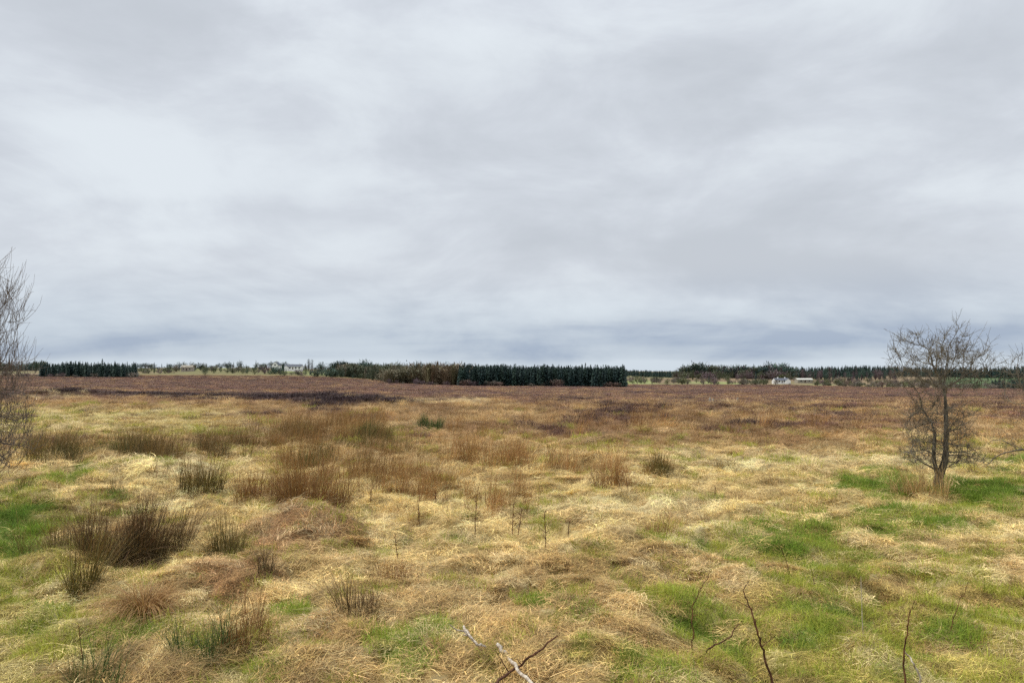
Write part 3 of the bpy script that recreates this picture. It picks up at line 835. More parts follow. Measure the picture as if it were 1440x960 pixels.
# branch-stem wood beyond the shared fork
build_tree('hawthorn_tree', (x, y, zz - .03), stems, at, .075, .55, .085, 5, .098, .0036, M_HAW, M_HAWT,
           'bare multi-stemmed hawthorn tree on green grass at the right', .24, 3300, 'bare hawthorns', trunk_r=.024, shoots=95)

# the hawthorn whose branches come in at the right edge
x, y, zz = gp3(1496, 690); k = y / F
def hp2(px, py, dy=0): return ((px - 1496) * k, dy, (690 - py) * k)
rs = np.random.RandomState(78)
at = np.concatenate([ell(500, hp2(1490, 540), (88 * k, 60 * k, 62 * k), rs), ell(120, hp2(1428, 520), (28 * k, 20 * k, 30 * k), rs),
                     ell(60, hp2(1425, 620), (40 * k, 20 * k, 26 * k), rs), ell(40, hp2(1400, 650), (35 * k, 16 * k, 14 * k), rs)])
stems = [(-1, [hp2(1496, 693), hp2(1495, 680), hp2(1492, 664), hp2(1493, 646), hp2(1489, 628), hp2(1487, 608), hp2(1486, 590)]),
         (2, [hp2(1486, 655, -.1), hp2(1474, 646, -.14), hp2(1460, 640, -.16), hp2(1444, 633, -.16)]),
         (3, [hp2(1484, 634), hp2(1472, 618), hp2(1462, 600), hp2(1450, 582), hp2(1440, 566)])]
build_tree('hawthorn_tree', (x, y, zz - .03), stems, at, .07, .62, .14, 6, .09, .0034, M_HAW, M_HAWT,
           'bare hawthorn reaching in from the right edge of the frame', .24, 800, 'bare hawthorns', trunk_r=.024, shoots=60)

# the twiggy willow at the left edge
x, y, zz = gp3(-62, 722); k = y / F
def wp(px, py, dy=0): return ((px + 62) * k, dy, (722 - py) * k)
rs = np.random.RandomState(79)
at = np.concatenate([ell(560, wp(-58, 560), (92 * k, 75 * k, 150 * k), rs), ell(300, wp(-50, 440), (80 * k, 60 * k, 66 * k), rs),
                     ell(420, wp(-20, 620), (60 * k, 60 * k, 70 * k), rs), ell(160, wp(-10, 560), (52 * k, 50 * k, 60 * k), rs), ell(60, wp(10, 440), (28 * k, 20 * k, 30 * k), rs)])
stems = [(-1, [wp(-62, 725), wp(-62, 708), wp(-64, 690), wp(-66, 668), wp(-68, 644), wp(-70, 618), wp(-70, 590), wp(-68, 560), wp(-70, 530), wp(-66, 500)]),
         (1, [wp(-54, 690, .05), wp(-46, 668, .08), wp(-38, 644, .1), wp(-30, 616, .1), wp(-24, 586, .08), wp(-18, 556, .05), wp(-14, 526, .03)]),
         (1, [wp(-72, 688, -.05), wp(-82, 664, -.1), wp(-90, 636, -.12), wp(-96, 606, -.1)]),
         (2, [wp(-58, 672, -.1), wp(-52, 644, -.16), wp(-47, 612, -.2), wp(-44, 580, -.2), wp(-40, 545, -.2)])]
build_tree('willow_tree', (x, y, zz - .03), stems, at, .07, .6, .11, 7, .10, .0036, M_WIL, M_WIL,
           'bare twiggy willow reaching in from the left edge of the frame', .60, 2500, trunk_r=.022, twig_up=.8)

# ------------------------------------------------------------------ sticks, canes, stalks
def stick(name, pts, r0, r1, mat, label, cat, spurs=0, seed=0, group=None, lift=0.0, thorns=0):
    """pts: (px, py of the foot on the ground, height above ground in m)"""
    rs = np.random.RandomState(seed)
    W = []
    for (px, py, h) in pts:
        gx, gy = gp(px, py)
        for _ in range(12):
            zz_ = float(ground_z(gx, gy)) + h; gy = (EYE - zz_) * F / (py - HOR); gx = (px - CX) / F * gy
        W.append((gx, gy, zz_))
    W = np.array(W); o0 = W[0].copy(); W -= o0
    # subdivide with wobble
    P = []
    for i in range(len(W) - 1):
        m = 5
        for s in range(m): P.append(W[i] + (W[i + 1] - W[i]) * s / m)
    P.append(W[-1]); P = np.array(P); P[1:-1] += rs.normal(0, .006, (len(P) - 2, 3))
    T = Tubes(); T.add(P, np.linspace(r0, r1, len(P)) * (1 + rs.normal(0, .08, len(P))), 7)
    t = empty(name, tuple(o0), label=label, category=cat)
    if group: t['group'] = group
    link('stem', T.mesh('stem', mat), t)
    if spurs:
        U = Tubes()
        for s in range(spurs):
            i = rs.randint(len(P) // 4, len(P) - 1)
            w = rs.normal(0, .7, 3); w[2] = abs(w[2]) + .3; w /= np.linalg.norm(w); l = rs.uniform(.06, .22)
            U.add([P[i], P[i] + w * l * .5, P[i] + w * l + rs.normal(0, .015, 3)], np.array([r1 * .8, r1 * .6, r1 * .35]), 4)
        link('side_twigs', U.mesh('side_twigs', mat), t)
    if thorns:
        U = Tubes()
        for s in range(thorns):
            i = rs.randint(0, len(P) - 1); f = rs.uniform()
            q = P[i] * (1 - f) + P[i + 1] * f; w = rs.normal(0, 1, 3); w /= np.linalg.norm(w)
            U.add([q, q + w * (r0 * 1.8 + .006)], np.array([.003, .0005]), 3)
        link('thorns', U.mesh('thorns', mat), t)

def upright(name, px, py, top, r0, r1, mat, label, cat, seed, spurs=0, thorns=0, group=None, mid=None):
    """stem rooted at the pixel (px, py), its tip seen at top=(px, py): at the same distance"""
    gx, gy = gp(px, py); k = gy / F; zz = float(ground_z(gx, gy))
    rs = np.random.RandomState(seed)
    tip = np.array([(top[0] - px) * k, rs.normal(0, .05), (py - top[1]) * k])
    ctrl = [np.zeros(3)]
    for (mx_, my_) in (mid or []): ctrl.append(np.array([(mx_ - px) * k, rs.normal(0, .03), (py - my_) * k]))
    ctrl.append(tip)
    P = []
    for i in range(len(ctrl) - 1):
        for s in range(6): P.append(ctrl[i] + (ctrl[i + 1] - ctrl[i]) * s / 6)
    P.append(ctrl[-1]); P = np.array(P); amp = .003 + .002 * (len(P) > 8)
    P[1:-1] += rs.normal(0, amp, (len(P) - 2, 3)); P[0, 2] -= .03
    T = Tubes(); T.add(P, np.linspace(r0, r1, len(P)), 6)
    t = empty(name, (gx, gy, zz), label=label, category=cat)
    if group: t['group'] = group
    link('stem', T.mesh('stem', mat), t)
    if spurs:
        U = Tubes()
        for s in range(spurs):
            i = rs.randint(len(P) // 3, len(P)); w = rs.normal(0, .7, 3); w[2] = abs(w[2]) + .2; w /= np.linalg.norm(w); l = rs.uniform(.3, 1) * (py - top[1]) * k * .22
            U.add([P[i], P[i] + w * l * .5, P[i] + w * l], np.array([r1, r1 * .8, r1 * .5]), 4)
        link('side_twigs', U.mesh('side_twigs', mat), t)
    if thorns:
        U = Tubes()
        for s in range(thorns):
            i = rs.randint(1, len(P) - 1); w = rs.normal(0, 1, 3); w /= np.linalg.norm(w)
            U.add([P[i], P[i] + w * (r0 + .014)], np.array([.003, .0005]), 3)
        link('thorns', U.mesh('thorns', mat), t)

stick('fallen_stick', [(699, 905, .16), (716, 924, .20), (728, 941, .20), (750, 962, .14)], .017, .012, M_PALE, 'pale bleached forked stick lying at the bottom centre', 'stick', 0, 1, 'fallen sticks')
stick('fallen_stick', [(652, 880, .18), (660, 893, .17), (672, 905, .16), (682, 909, .12)], .012, .010, M_PALE, 'short pale curved stick upper left of the crossed pair', 'stick', 3, 2, 'fallen sticks')
stick('fallen_stick', [(690, 965, .16), (722, 941, .22), (750, 920, .22), (784, 893, .20)], .013, .006, M_DARKW, 'long dark brown stick crossing over the pale one', 'stick', 2, 3, 'fallen sticks')
upright('bramble_cane', 1096, 985, (1049, 825), .0105, .004, M_DARKW, 'tall dark thorny cane leaning left at the bottom right', 'bramble', 10, 4, 40, 'bramble canes', [(1078, 920), (1063, 880), (1057, 850)])
upright('bramble_cane', 975, 942, (1044, 892), .008, .004, M_DARKW, 'low dark cane lying to the right beside the tall thorny one', 'bramble', 11, 2, 20, 'bramble canes', [(1000, 920), (1025, 905)])
upright('bramble_cane', 972, 915, (1000, 796), .007, .0025, M_STALK, 'pale brown forked cane left of the tall thorny one', 'bramble', 12, 6, 14, 'bramble canes', [(974, 880), (974, 845), (984, 815)])
upright('bramble_cane', 1278, 985, (1276, 848), .009, .003, M_STALK, 'straight olive brown stem at the bottom right', 'bramble', 13, 2, 18, 'bramble canes', [(1272, 930), (1275, 885)])
upright('bramble_cane', 1297, 980, (1280, 922), .009, .005, M_PALE, 'short pale bent stem next to the straight one at the bottom right', 'bramble', 14, 0, 6, 'bramble canes', [(1294, 955), (1285, 935)])
upright('bramble_cane', 1335, 890, (1360, 812), .005, .002, M_STALK, 'thin leaning brown stem in the right foreground', 'bramble', 15, 3, 8, 'bramble canes', [(1343, 860)])
upright('bramble_cane', 1112, 815, (1096, 766), .005, .002, M_DARKW, 'short thin dark stem in the green patch behind the tall cane', 'bramble', 16, 3, 8, 'bramble canes', [(1106, 795)])
upright('bramble_cane', 1148, 826, (1140, 786), .005, .002, M_DARKW, 'short thin stem right of the one in the green patch', 'bramble', 17, 1, 8, 'bramble canes')
upright('bramble_cane', 1213, 905, (1211, 812), .004, .0018, M_PALE, 'very thin pale upright stem above the pale right tussock', 'bramble', 18, 1, 0, 'bramble canes')
ST = [(668, 756, 670, 698, 'darkest dock stalk, standing at the centre of the field'), (720, 752, 722, 706, 'thin dock stalk right of the darkest one'),
      (728, 750, 734, 712, 'second thin stalk of the close pair at centre'), (768, 786, 766, 728, 'tall slim dead stalk right of centre'),
      (799, 762, 800, 728, 'short slim stalk further right of the tall one'), (521, 715, 522, 690, 'dark short stalk beside the orange rush clump'),
      (614, 708, 612, 682, 'short stalk in the thin brown reeds at centre left'), (118, 948, 116, 880, 'upright stalk above the bottom left rushes'),
      (455, 668, 454, 640, 'dark stalk left of the distant reeds'), (590, 742, 588, 706, 'dead stalk left of the darkest one'), (1003, 700, 1005, 678, 'small stalk on pale straw right of centre'),
      (560, 800, 556, 764, 'brown stalk above the reddish thatch')]
for i, (a, b, c, d, lab) in enumerate(ST):
    gy = gp(a, b)[1]
    upright('dead_stalk', a, b, (c, d), .0075 * gy / 9, .004 * gy / 9, M_STALK, lab, 'dead stalk', 40 + i, 9, 0, 'dead dock stalks')

# fence posts far out on the bog
for i, (px, py, hp_, lab) in enumerate([(998, 568, 9, 'left of two close pale posts far out on the bog'), (1002, 568, 7, 'shorter right one of the close pale posts'),
                                   (1037, 567, 9, 'lone pale post right of the pair on the bog')]):
    x, y, zz = gp3(px, py); k = y / F; h = hp_ * k
    T = Tubes(); T.add([(0, 0, -.1), (.01, 0, h * .5), (.03, 0, h * .94), (.03, 0, h)], [.09, .085, .08, .03], 8)
    o = link('fence_post', T.mesh('fence_post', M_POST), label=lab, category='post', group='posts on the bog'); o.location = (x, y, zz)

# ------------------------------------------------------------------ far trees
def conifer_proto(k, narrow=1.0, mat=None):
    rs = np.random.RandomState(600 + k); P = []
    n = 210
    h = rs.uniform(.06, .99, n) ** .9
    az = rs.uniform(0, 6.28, n)
    rad = .21 * narrow * (1 - h) ** .8 + .012
    rt = np.stack([0 * h, 0 * h, h], 1)
    P.append(blades(rt, az, rad * rs.uniform(.75, 1.25, n), rs.uniform(.035, .075, n), rs.uniform(-.1, .4, n), -rs.uniform(.2, .8, n), 2, rs, .3, tip=.3))
    P.append(blades(np.zeros((3, 3)), np.array([0, 2, 4.]), np.full(3, 1.0), np.full(3, .03), np.full(3, 1.57), np.zeros(3), 2, rs, 0, tip=.2))
    return blade_mesh('conifer', P, mat or M_FAR)
def bush_proto(k, mat):   # rounded twiggy crown
    rs = np.random.RandomState(650 + k); n = 260
    v = rs.normal(0, 1, (n, 3)); v /= np.linalg.norm(v, axis=1)[:, None]
    q = rs.uniform(.2, 1, n) ** .5
    lob = 1 + .25 * np.sin(3 * np.arctan2(v[:, 1], v[:, 0]) + k) + .15 * rs.normal(0, 1, n)
    p = v * q[:, None] * lob[:, None] * np.array([.5, .5, .42]) + np.array([0, 0, .5]); p[:, 2] = np.maximum(p[:, 2], .02)
    az = np.arctan2(v[:, 1], v[:, 0]) + rs.normal(0, .6, n)
    P = [blades(p, az, rs.uniform(.1, .24, n), rs.uniform(.02, .06, n), rs.uniform(.2, 1.5, n), rs.uniform(-.8, .4, n), 2, rs, .4, tip=.3)]
    n = 14
    P.append(blades(disc(n, .1, rs), rs.uniform(0, 6.28, n), rs.uniform(.5, .9, n), np.full(n, .03), rs.uniform(.9, 1.5, n), rs.uniform(-.2, .2, n), 3, rs, .3, tip=.3))
    return blade_mesh('scrub', P, mat)
def bare_proto(k, mat):   # upright bare broadleaf
    rs = np.random.RandomState(680 + k); P = []
    n = 10
    P.append(blades(np.zeros((n, 3)), rs.uniform(0, 6.28, n), rs.uniform(.7, 1.0, n), np.full(n, .035), rs.uniform(1.1, 1.5, n), rs.uniform(-.2, .3, n), 3, rs, .3, tip=.3))
    n = 170
    h = rs.uniform(.2, .95, n); a = rs.uniform(0, 6.28, n); rr = rs.uniform(0, .2, n) * np.sin(np.clip(h, 0, 1) * 3.0)
    p = np.stack([rr * np.cos(a), rr * np.sin(a), h], 1)
    P.append(blades(p, a, rs.uniform(.08, .2, n), rs.uniform(.008, .022, n), rs.uniform(.5, 1.4, n), rs.uniform(-.3, .3, n), 2, rs, .3, tip=.3))
    return blade_mesh('bare_tree', P, mat)

con = [conifer_proto(k) for k in range(5)]; bus = [bush_proto(k, M_FARW) for k in range(5)]; bar = [bare_proto(k, M_FARW) for k in range(5)]
PROT = con + bus + bar     # 0-4, 5-9, 10-14
C_SPRUCE = L(52, 72, 68); C_SPR2 = L(66, 86, 74); C_LARCH = L(104, 88, 70); C_SCRUB = L(112, 104, 92); C_SCR2 = L(84, 88, 62); C_SCR3 = L(98, 82, 84)

def wood(name, areas, seed, label):
    rs = np.random.RandomState(seed)
    A = [[], [], [], []]
    for (x0, x1, y0, y1, n, h, kinds, cols, hv) in areas:
        px = rs.uniform(x0, x1, n); Y = np.sqrt(rs.uniform(y0 ** 2, y1 ** 2, n)); X = (px - CX) / F * Y
        for (a_, b_, yh) in ((372, 430, 715), (252, 278, 712), (1080, 1146, 676)):
            m_ = (px > a_) & (px < b_) & (Y < yh) & (Y > (555 if a_ > 1000 else 610)); Y = np.where(m_, Y * 0 + rs.uniform(yh + 10, yh + 60, n), Y); X = (px - CX) / F * Y
        hh = h * rs.normal(1, hv, n)
        hh = np.clip(hh, h * .5, h * 1.6)
        kd = np.array([kinds[i] for i in rs.randint(0, len(kinds), n)])
        cc = np.array(cols)[rs.randint(0, len(cols), n)] * (1 + rs.normal(0, .14, (n, 1)))
        wd = np.where(kd < 5, hh * rs.uniform(.75, 1.1, n), np.where(kd < 10, hh * rs.uniform(1.1, 1.9, n), hh * rs.uniform(.9, 1.4, n)))
        if hv > .15:
            kp = fbm(X * .022, Y * .03, seed + 5, 3) > rs.uniform(.30, .52, n)
            X, Y, hh, kd, cc, wd = X[kp], Y[kp], hh[kp] * (.75 + .6 * fbm(X[kp] * .03, Y[kp] * .03, seed + 9, 2)), kd[kp], cc[kp], wd[kp]
        A[0].append(np.stack([X, Y, ground_z(X, Y) - .1], 1)); A[1].append(np.stack([wd, wd, hh], 1)); A[2].append(np.clip(cc, .005, 1)); A[3].append(kd)
    P, S_, T_, K = [np.concatenate(a) for a in A]
    rot = np.stack([0 * K, 0 * K, rs.uniform(0, 6.28, len(K))], 1).astype(float)
    make_scatter(name, PROT, P, rot, S_, T_, K, label)

CN = [0, 1, 2, 3, 4]; BU = [5, 6, 7, 8, 9]; BA = [10, 11, 12, 13, 14]
wood('conifer_wood', [(646, 879, 401, 470, 1500, 11.3, CN, [C_SPRUCE, C_SPR2, C_SPRUCE], .10),
                      (585, 700, 470, 540, 380, 12.0, CN + BA, [C_SPR2, C_LARCH], .14), (480, 600, 520, 640, 420, 9.5, CN + BU + BA, [L(100, 102, 76), L(84, 92, 70), L(116, 106, 88)], .16),
                      (57, 192, 500, 560, 520, 9.0, CN, [C_SPRUCE, C_SPR2], .14)], 21, 'dark conifer plantations at the far edge of the bog')
wood('larch_wood', [(600, 650, 410, 460, 230, 10.8, CN + BA + BA, [L(128, 112, 88), L(112, 106, 78), L(118, 98, 78)], .12), (540, 606, 430, 480, 150, 7.6, BU + BA + BA, [L(128, 118, 96), L(112, 108, 84)], .18)], 22, 'brownish bare larch wood left of the dark conifers')
wood('far_wood', [(470, 600, 780, 900, 500, 9.5, CN + BU, [C_SPR2, C_SCR2, C_SPRUCE], .18), (860, 960, 950, 1100, 420, 8.5, CN, [C_SPRUCE, C_SPR2], .12),
                  (955, 1110, 760, 900, 520, 11.5, CN + CN + BA + BU, [C_SPRUCE, C_SCR3, C_SPR2, C_SCR2], .2),
                  (1100, 1480, 860, 1000, 1100, 12.0, CN, [C_SPRUCE, C_SPR2], .12), (1100, 1260, 800, 860, 160, 9.0, BA + CN, [C_SCR3, C_SPR2], .25),
                  (-300, 60, 800, 950, 350, 9, CN + BU, [C_SPRUCE, C_SCR2], .25), (192, 470, 850, 1000, 170, 5.5, CN + BU + BU, [C_SPRUCE, C_SCR2, C_SCRUB], .35),
                  (1395, 1600, 520, 600, 320, 7.0, CN, [C_SPRUCE, C_SPR2], .12), (1320, 1560, 620, 800, 420, 3.5, CN, [L(56, 78, 56), L(62, 80, 56)], .15)], 23, 'wooded ridges along the horizon')
wood('scrub', [(180, 560, 560, 760, 420, 3.4, BU + BU + BA, [C_SCRUB, C_SCR2, C_SCR3, L(70, 84, 60)], .35), (-300, 200, 480, 540, 130, 2.8, BU, [C_SCRUB, C_SCR3], .3),
               (380, 560, 560, 640, 130, 4.8, CN + BU + BU, [L(58, 74, 56), C_SPR2], .3),
               (884, 1330, 560, 740, 430, 3.6, BU + BU + BA, [C_SCRUB, C_SCR2, C_SCR3, L(92, 96, 60)], .35), (1040, 1330, 545, 570, 60, 3.2, BU, [C_SCRUB, C_SCR2], .3),
               (950, 1110, 700, 780, 120, 6.5, BU + BA, [C_SCR2, C_SCR3], .25), (540, 880, 396, 404, 36, 2.8, BU, [C_SCRUB, C_SCR3], .4),
               (1330, 1600, 500, 640, 160, 3.0, BU, [C_SCRUB, C_SCR2], .3)], 24, 'grey brown scrub and hedges before the far hills')

# single far trees and bushes one can tell apart
def tree_colour_mat(name, c): return blade_mat(name, 'C', c, spread=.45, transl=.05)
M_T1 = tree_colour_mat('spruce_needles', C_SPRUCE); M_T2 = tree_colour_mat('bare_grey_twigs', L(84, 84, 82)); M_T3 = tree_colour_mat('brown_scrub_twigs', L(116, 96, 86)); M_T4 = tree_colour_mat('dark_evergreen_leaves', L(52, 66, 50))
def single(px, Yd, h, wdt, kind, seed, lab, cat='tree', name='bare_tree'):
    X = (px - CX) / F * Yd; zz = float(ground_z(X, Yd))
    rs = np.random.RandomState(seed)
    t = empty(name, (X, Yd, zz), rs.uniform(0, 6), label=lab, category=cat)
    mat = {'spruce': M_T1, 'bare': M_T2, 'bush': M_T3, 'round': M_T4}[kind]
    if kind == 'spruce': me = conifer_proto(30 + seed, 1, mat)
    elif kind == 'bare': me = bare_proto(30 + seed, mat)
    else: me = bush_proto(30 + seed, mat)
    cr = link('crown', me, t); cr.scale = (wdt, wdt, h)
    if kind in ('round', ): cr.location = (0, 0, h * .12)
    T = Tubes(); T.add([(0, 0, -.2), (0.05, 0, h * .25), (-.03, 0.03, h * .6)], [h * .03, h * .022, h * .01], 6)
    link('trunk', T.mesh('trunk', M_WIL), t)
single(434, 690, 12.5, 11, 'bare', 1, 'tallest bare tree on the skyline, right of the white houses', name='bare_tree')
single(439, 700, 12.0, 9, 'bare', 2, 'bare tree touching the tallest one on its right')
single(452, 705, 9.5, 9, 'round', 3, 'round topped tree right of the tall bare pair', name='round_tree')
single(360, 720, 11, 6, 'spruce', 4, 'pointed conifer left of the white gabled house', name='conifer_tree')
single(337, 720, 9.5, 7, 'round', 5, 'dark round tree on the left skyline beside the small field', name='round_tree')
single(382, 725, 8.5, 9, 'round', 6, 'dark tree close behind the white gabled house', name='round_tree')
single(400, 735, 9, 10, 'round', 7, 'dark tree between the two white houses', name='round_tree')
single(252, 720, 10, 6, 'spruce', 8, 'pointed conifer behind the grey stone ruin', name='conifer_tree')
single(217, 720, 10, 8, 'spruce', 9, 'bluish conifer at the left skyline dip', name='conifer_tree')
single(282, 740, 8, 10, 'round', 10, 'round tree right of the grey stone ruin', name='round_tree')
single(50, 620, 10, 9, 'round', 11, 'dark round tree left of the small conifer plantation', name='round_tree')
single(997, 640, 8.5, 8, 'spruce', 12, 'dark fir in the scrub left of the right hand house', name='conifer_tree')
single(785, 398, 4.4, 7.0, 'bush', 13, 'brown bare bush in front of the dark plantation', 'bush', 'bare_bush')
single(862, 398, 3.0, 10.0, 'bush', 14, 'low wide brown bush at the right end of the plantation', 'bush', 'bare_bush')
single(655, 398, 4.2, 7.0, 'bush', 15, 'grey bush where the brown wood meets the dark one', 'bush', 'bare_bush')
single(1240, 555, 5.0, 9.0, 'bush', 16, 'grey brown bush on the tan slope at the right', 'bush', 'bare_bush')
single(1190, 560, 6.0, 8.0, 'bush', 17, 'bushy bare tree left of the tan slope', 'bush', 'bare_bush')
single(1063, 690, 12.0, 9, 'spruce', 18, 'tallest conifer left of the white bungalow', name='conifer_tree')
single(702 , 396, 2.6, 5.0, 'bush', 19, 'small grey bush at the foot of the plantation', 'bush', 'bare_bush')

# ------------------------------------------------------------------ houses
def box(V, Fq, x0, x1, y0, y1, z0, z1):
    n = len(V); V += [(x0, y0, z0), (x1, y0, z0), (x1, y1, z0), (x0, y1, z0), (x0, y0, z1), (x1, y0, z1), (x1, y1, z1), (x0, y1, z1)]
    Fq += [(n, n + 3, n + 2, n + 1), (n + 4, n + 5, n + 6, n + 7), (n, n + 1, n + 5, n + 4), (n + 1, n + 2, n + 6, n + 5), (n + 2, n + 3, n + 7, n + 6), (n + 3, n, n + 4, n + 7)]
def simple(name, V, Fs, mat, parent):
    me = bpy.data.meshes.new(name); me.from_pydata(V, [], Fs); me.update(); me.materials.append(mat); return link(name, me, parent)
def house(px, Yd, w, d, eave, ridge, rz, wall, roof, lab, name='white_house', wins=(), door=None, chim=(), sink=3.5, cat='house', xwing=None, lift=0.0):
    """w along local x (ridge runs along x), front faces local -y"""
    X = (px - CX) / F * Yd; zz = float(ground_z(X, Yd)) + lift
    t = empty(name, (X, Yd, zz), rz, label=lab, category=cat)
    V = [(-w/2, -d/2, -sink), (w/2, -d/2, -sink), (w/2, d/2, -sink), (-w/2, d/2, -sink), (-w/2, -d/2, eave), (w/2, -d/2, eave), (w/2, d/2, eave), (-w/2, d/2, eave), (-w/2, 0, ridge), (w/2, 0, ridge)]
    Fs = [(0, 1, 5, 4), (1, 2, 6, 9, 5), (2, 3, 7, 6), (3, 0, 4, 8, 7)]
    if xwing:   # a gabled porch wing to the front
        cx, ww, out, e2, r2 = xwing; n = len(V); y0 = -d/2 - out
        V += [(cx - ww/2, y0, -sink), (cx + ww/2, y0, -sink), (cx + ww/2, 0, -sink), (cx - ww/2, 0, -sink), (cx - ww/2, y0, e2), (cx + ww/2, y0, e2), (cx + ww/2, 0, e2), (cx - ww/2, 0, e2), (cx, y0, r2), (cx, 0, r2)]
        Fs += [(n, n+1, n+5, n+8, n+4), (n+1, n+2, n+6, n+5), (n+3, n, n+4, n+7)]
    simple('wall', V, Fs, wall, t)
    ov = .35; th = .18; sl = (ridge - eave) / (d / 2)
    RV, RF = [], []
    for s in (-1, 1):
        n = len(RV); ye = s * (d/2 + ov); ze = eave - ov * sl + .06
        pts = [(-w/2 - ov, ye, ze), (w/2 + ov, ye, ze), (w/2 + ov, 0, ridge + .06), (-w/2 - ov, 0, ridge + .06)]
        RV += pts + [(a, b, c + th) for a, b, c in pts]
        RF += [(n, n+1, n+2, n+3), (n+4, n+5, n+6, n+7), (n, n+1, n+5, n+4), (n+1, n+2, n+6, n+5), (n+3, n, n+4, n+7)]
    if xwing:
        for s in (-1, 1):
            n = len(RV); xe = cx + s * (ww/2 + .25); ze = e2 - .25 * (r2 - e2) / (ww/2) + .05
            pts = [(xe, y0 - .3, ze), (cx, y0 - .3, r2 + .05), (cx, -.1, r2 + .05), (xe, -.1, ze)]
            RV += pts + [(a, b, c + th) for a, b, c in pts]
            RF += [(n, n+1, n+2, n+3), (n+4, n+5, n+6, n+7), (n, n+1, n+5, n+4), (n+2, n+3, n+7, n+6), (n+3, n, n+4, n+7)]
    ro = simple('roof', RV, RF, roof, t)
    for cx_ in chim:
        V, Fs = [], []; box(V, Fs, cx_ - .5, cx_ + .5, -.4, .4, ridge - .6, ridge + 1.1); simple('chimney', V, Fs, wall, ro)
    for (face, a, z0, z1, ww_) in wins:
        V, Fs = [], []
        if face == 'f': box(V, Fs, a - ww_/2, a + ww_/2, -d/2 - .05, -d/2 + .1, z0, z1)
        elif face == 'l': box(V, Fs, -w/2 - .05, -w/2 + .1, a - ww_/2, a + ww_/2, z0, z1)
        elif face == 'r': box(V, Fs, w/2 - .1, w/2 + .05, a - ww_/2, a + ww_/2, z0, z1)
        simple('window', V, Fs, M_GLASS, t)
    if door is not None:
        V, Fs = [], []; box(V, Fs, door - .55, door + .55, -d/2 - .05, -d/2 + .1, 0, 2.1); simple('door', V, Fs, M_DOOR, t)
H90 = math.radians(90)
house(389, 690, 9, 6.8, 3.9, 7.4, -H90 + .0, M_WHITE, M_SLATE, 'white two-storey house with its gable end to the bog', wins=[('r', 0, 3.6, 5.0, 1.6), ('r', -1.8, .8, 2.2, 1.2), ('r', 1.8, .8, 2.2, 1.2)], chim=(0,), name='white_house', lift=1.8)
house(413, 700, 17, 7, 2.7, 5.0, .05, M_WHITE, M_SLATE, 'long white bungalow with slate roof right of the gabled house', wins=[('f', x_, .9, 2.1, 1.6) for x_ in (-6.5, -3, 3, 6.5)], door=0, chim=(-5, 6), xwing=(-6.2, 4, 1.5, 2.4, 4.0), lift=1.8)
house(264, 700, 11, 6, 3.4, 5.2, .1, M_STONE, M_STONE, 'grey stone farm building on the low left hill', name='stone_farmhouse', wins=[('f', x_, 1, 2.2, 1.0) for x_ in (-3, 3)], door=0, lift=1.2)
house(1098, 640, 14, 7, 2.4, 4.3, .12, M_WHITE, M_SLATE, 'white bungalow below the conifer ridge on the right', wins=[('f', x_, .9, 2.1, 1.6) for x_ in (-6, -3.2, 1.5)], door=-.6, chim=(-3, 4), xwing=(4.6, 4.6, 1.8, 2.3, 4.2), lift=.9)
house(1130, 665, 15, 7, 2.4, 3.7, .05, M_STONE, M_TIN, 'long low shed with pale roof right of the bungalow', name='farm_shed', wins=[('f', x_, .9, 1.8, 1.4) for x_ in (-4, 4)], door=0, cat='shed', lift=.8)

# ------------------------------------------------------------------ sky
SUN_EL, SUN_ROT = math.radians(50), math.radians(-75)
w = bpy.data.worlds.new('World'); SC.world = w; w.use_nodes = True
nt = w.node_tree; nd, lk = nt.nodes, nt.links; nd.clear()
out = N(nd, 'ShaderNodeOutputWorld')
sky = N(nd, 'ShaderNodeTexSky', sky_type='NISHITA', sun_disc=False, sun_elevation=SUN_EL, sun_rotation=SUN_ROT)
bg1 = N(nd, 'ShaderNodeBackground', inp={'Strength': .07}); lk.new(sky.outputs[0], bg1.inputs[0])
tc = N(nd, 'ShaderNodeTexCoord')
sep = N(nd, 'ShaderNodeSeparateXYZ'); lk.new(tc.outputs['Generated'], sep.inputs[0])
def M(op, a, b=None, c=None, clamp=False):
    n = N(nd, 'ShaderNodeMath', operation=op); n.use_clamp = clamp
    for i, v in enumerate((a, b, c)):
        if v is None: continue
        if hasattr(v, 'links'): lk.new(v, n.inputs[i])
        else: n.inputs[i].default_value = v
    return n.outputs[0]
def smooth(v, a, b, lo=0., hi=1.):
    n = N(nd, 'ShaderNodeMapRange', interpolation_type='SMOOTHSTEP', inp={1: a, 2: b, 3: lo, 4: hi}); lk.new(v, n.inputs[0]); return n.outputs[0]
zc = M('MAXIMUM', sep.outputs[2], 0.0)
den = M('ADD', zc, .20)
pxx = M('DIVIDE', sep.outputs[0], den); pyy = M('DIVIDE', sep.outputs[1], den)
cv = N(nd, 'ShaderNodeCombineXYZ'); lk.new(pxx, cv.inputs[0]); lk.new(pyy, cv.inputs[1])
def noise(scale, detail, rough, off=(0, 0, 0), sc=(1, 1, 1), rot=0, dist=0.0):
    mp = N(nd, 'ShaderNodeMapping', inp={'Location': off, 'Scale': sc, 'Rotation': (0, 0, rot)}); lk.new(cv.outputs[0], mp.inputs[0])
    n = N(nd, 'ShaderNodeTexNoise', inp={'Scale': scale, 'Detail': detail, 'Roughness': rough, 'Distortion': dist}); lk.new(mp.outputs[0], n.inputs[0]); return n.outputs[0]
nA = noise(.75, 4.0, .42, (3.1, 1.7, 0), (1, 1, 1), .3, .4)
nB = noise(1.1, 5.0, .5, (7.3, 2.2, 0), (.5, 1.5, 1), -.12, .5)
nC = noise(1.8, 5.0, .5, (1.3, 9.2, 0), (.8, 1.2, 1), .2, .3)
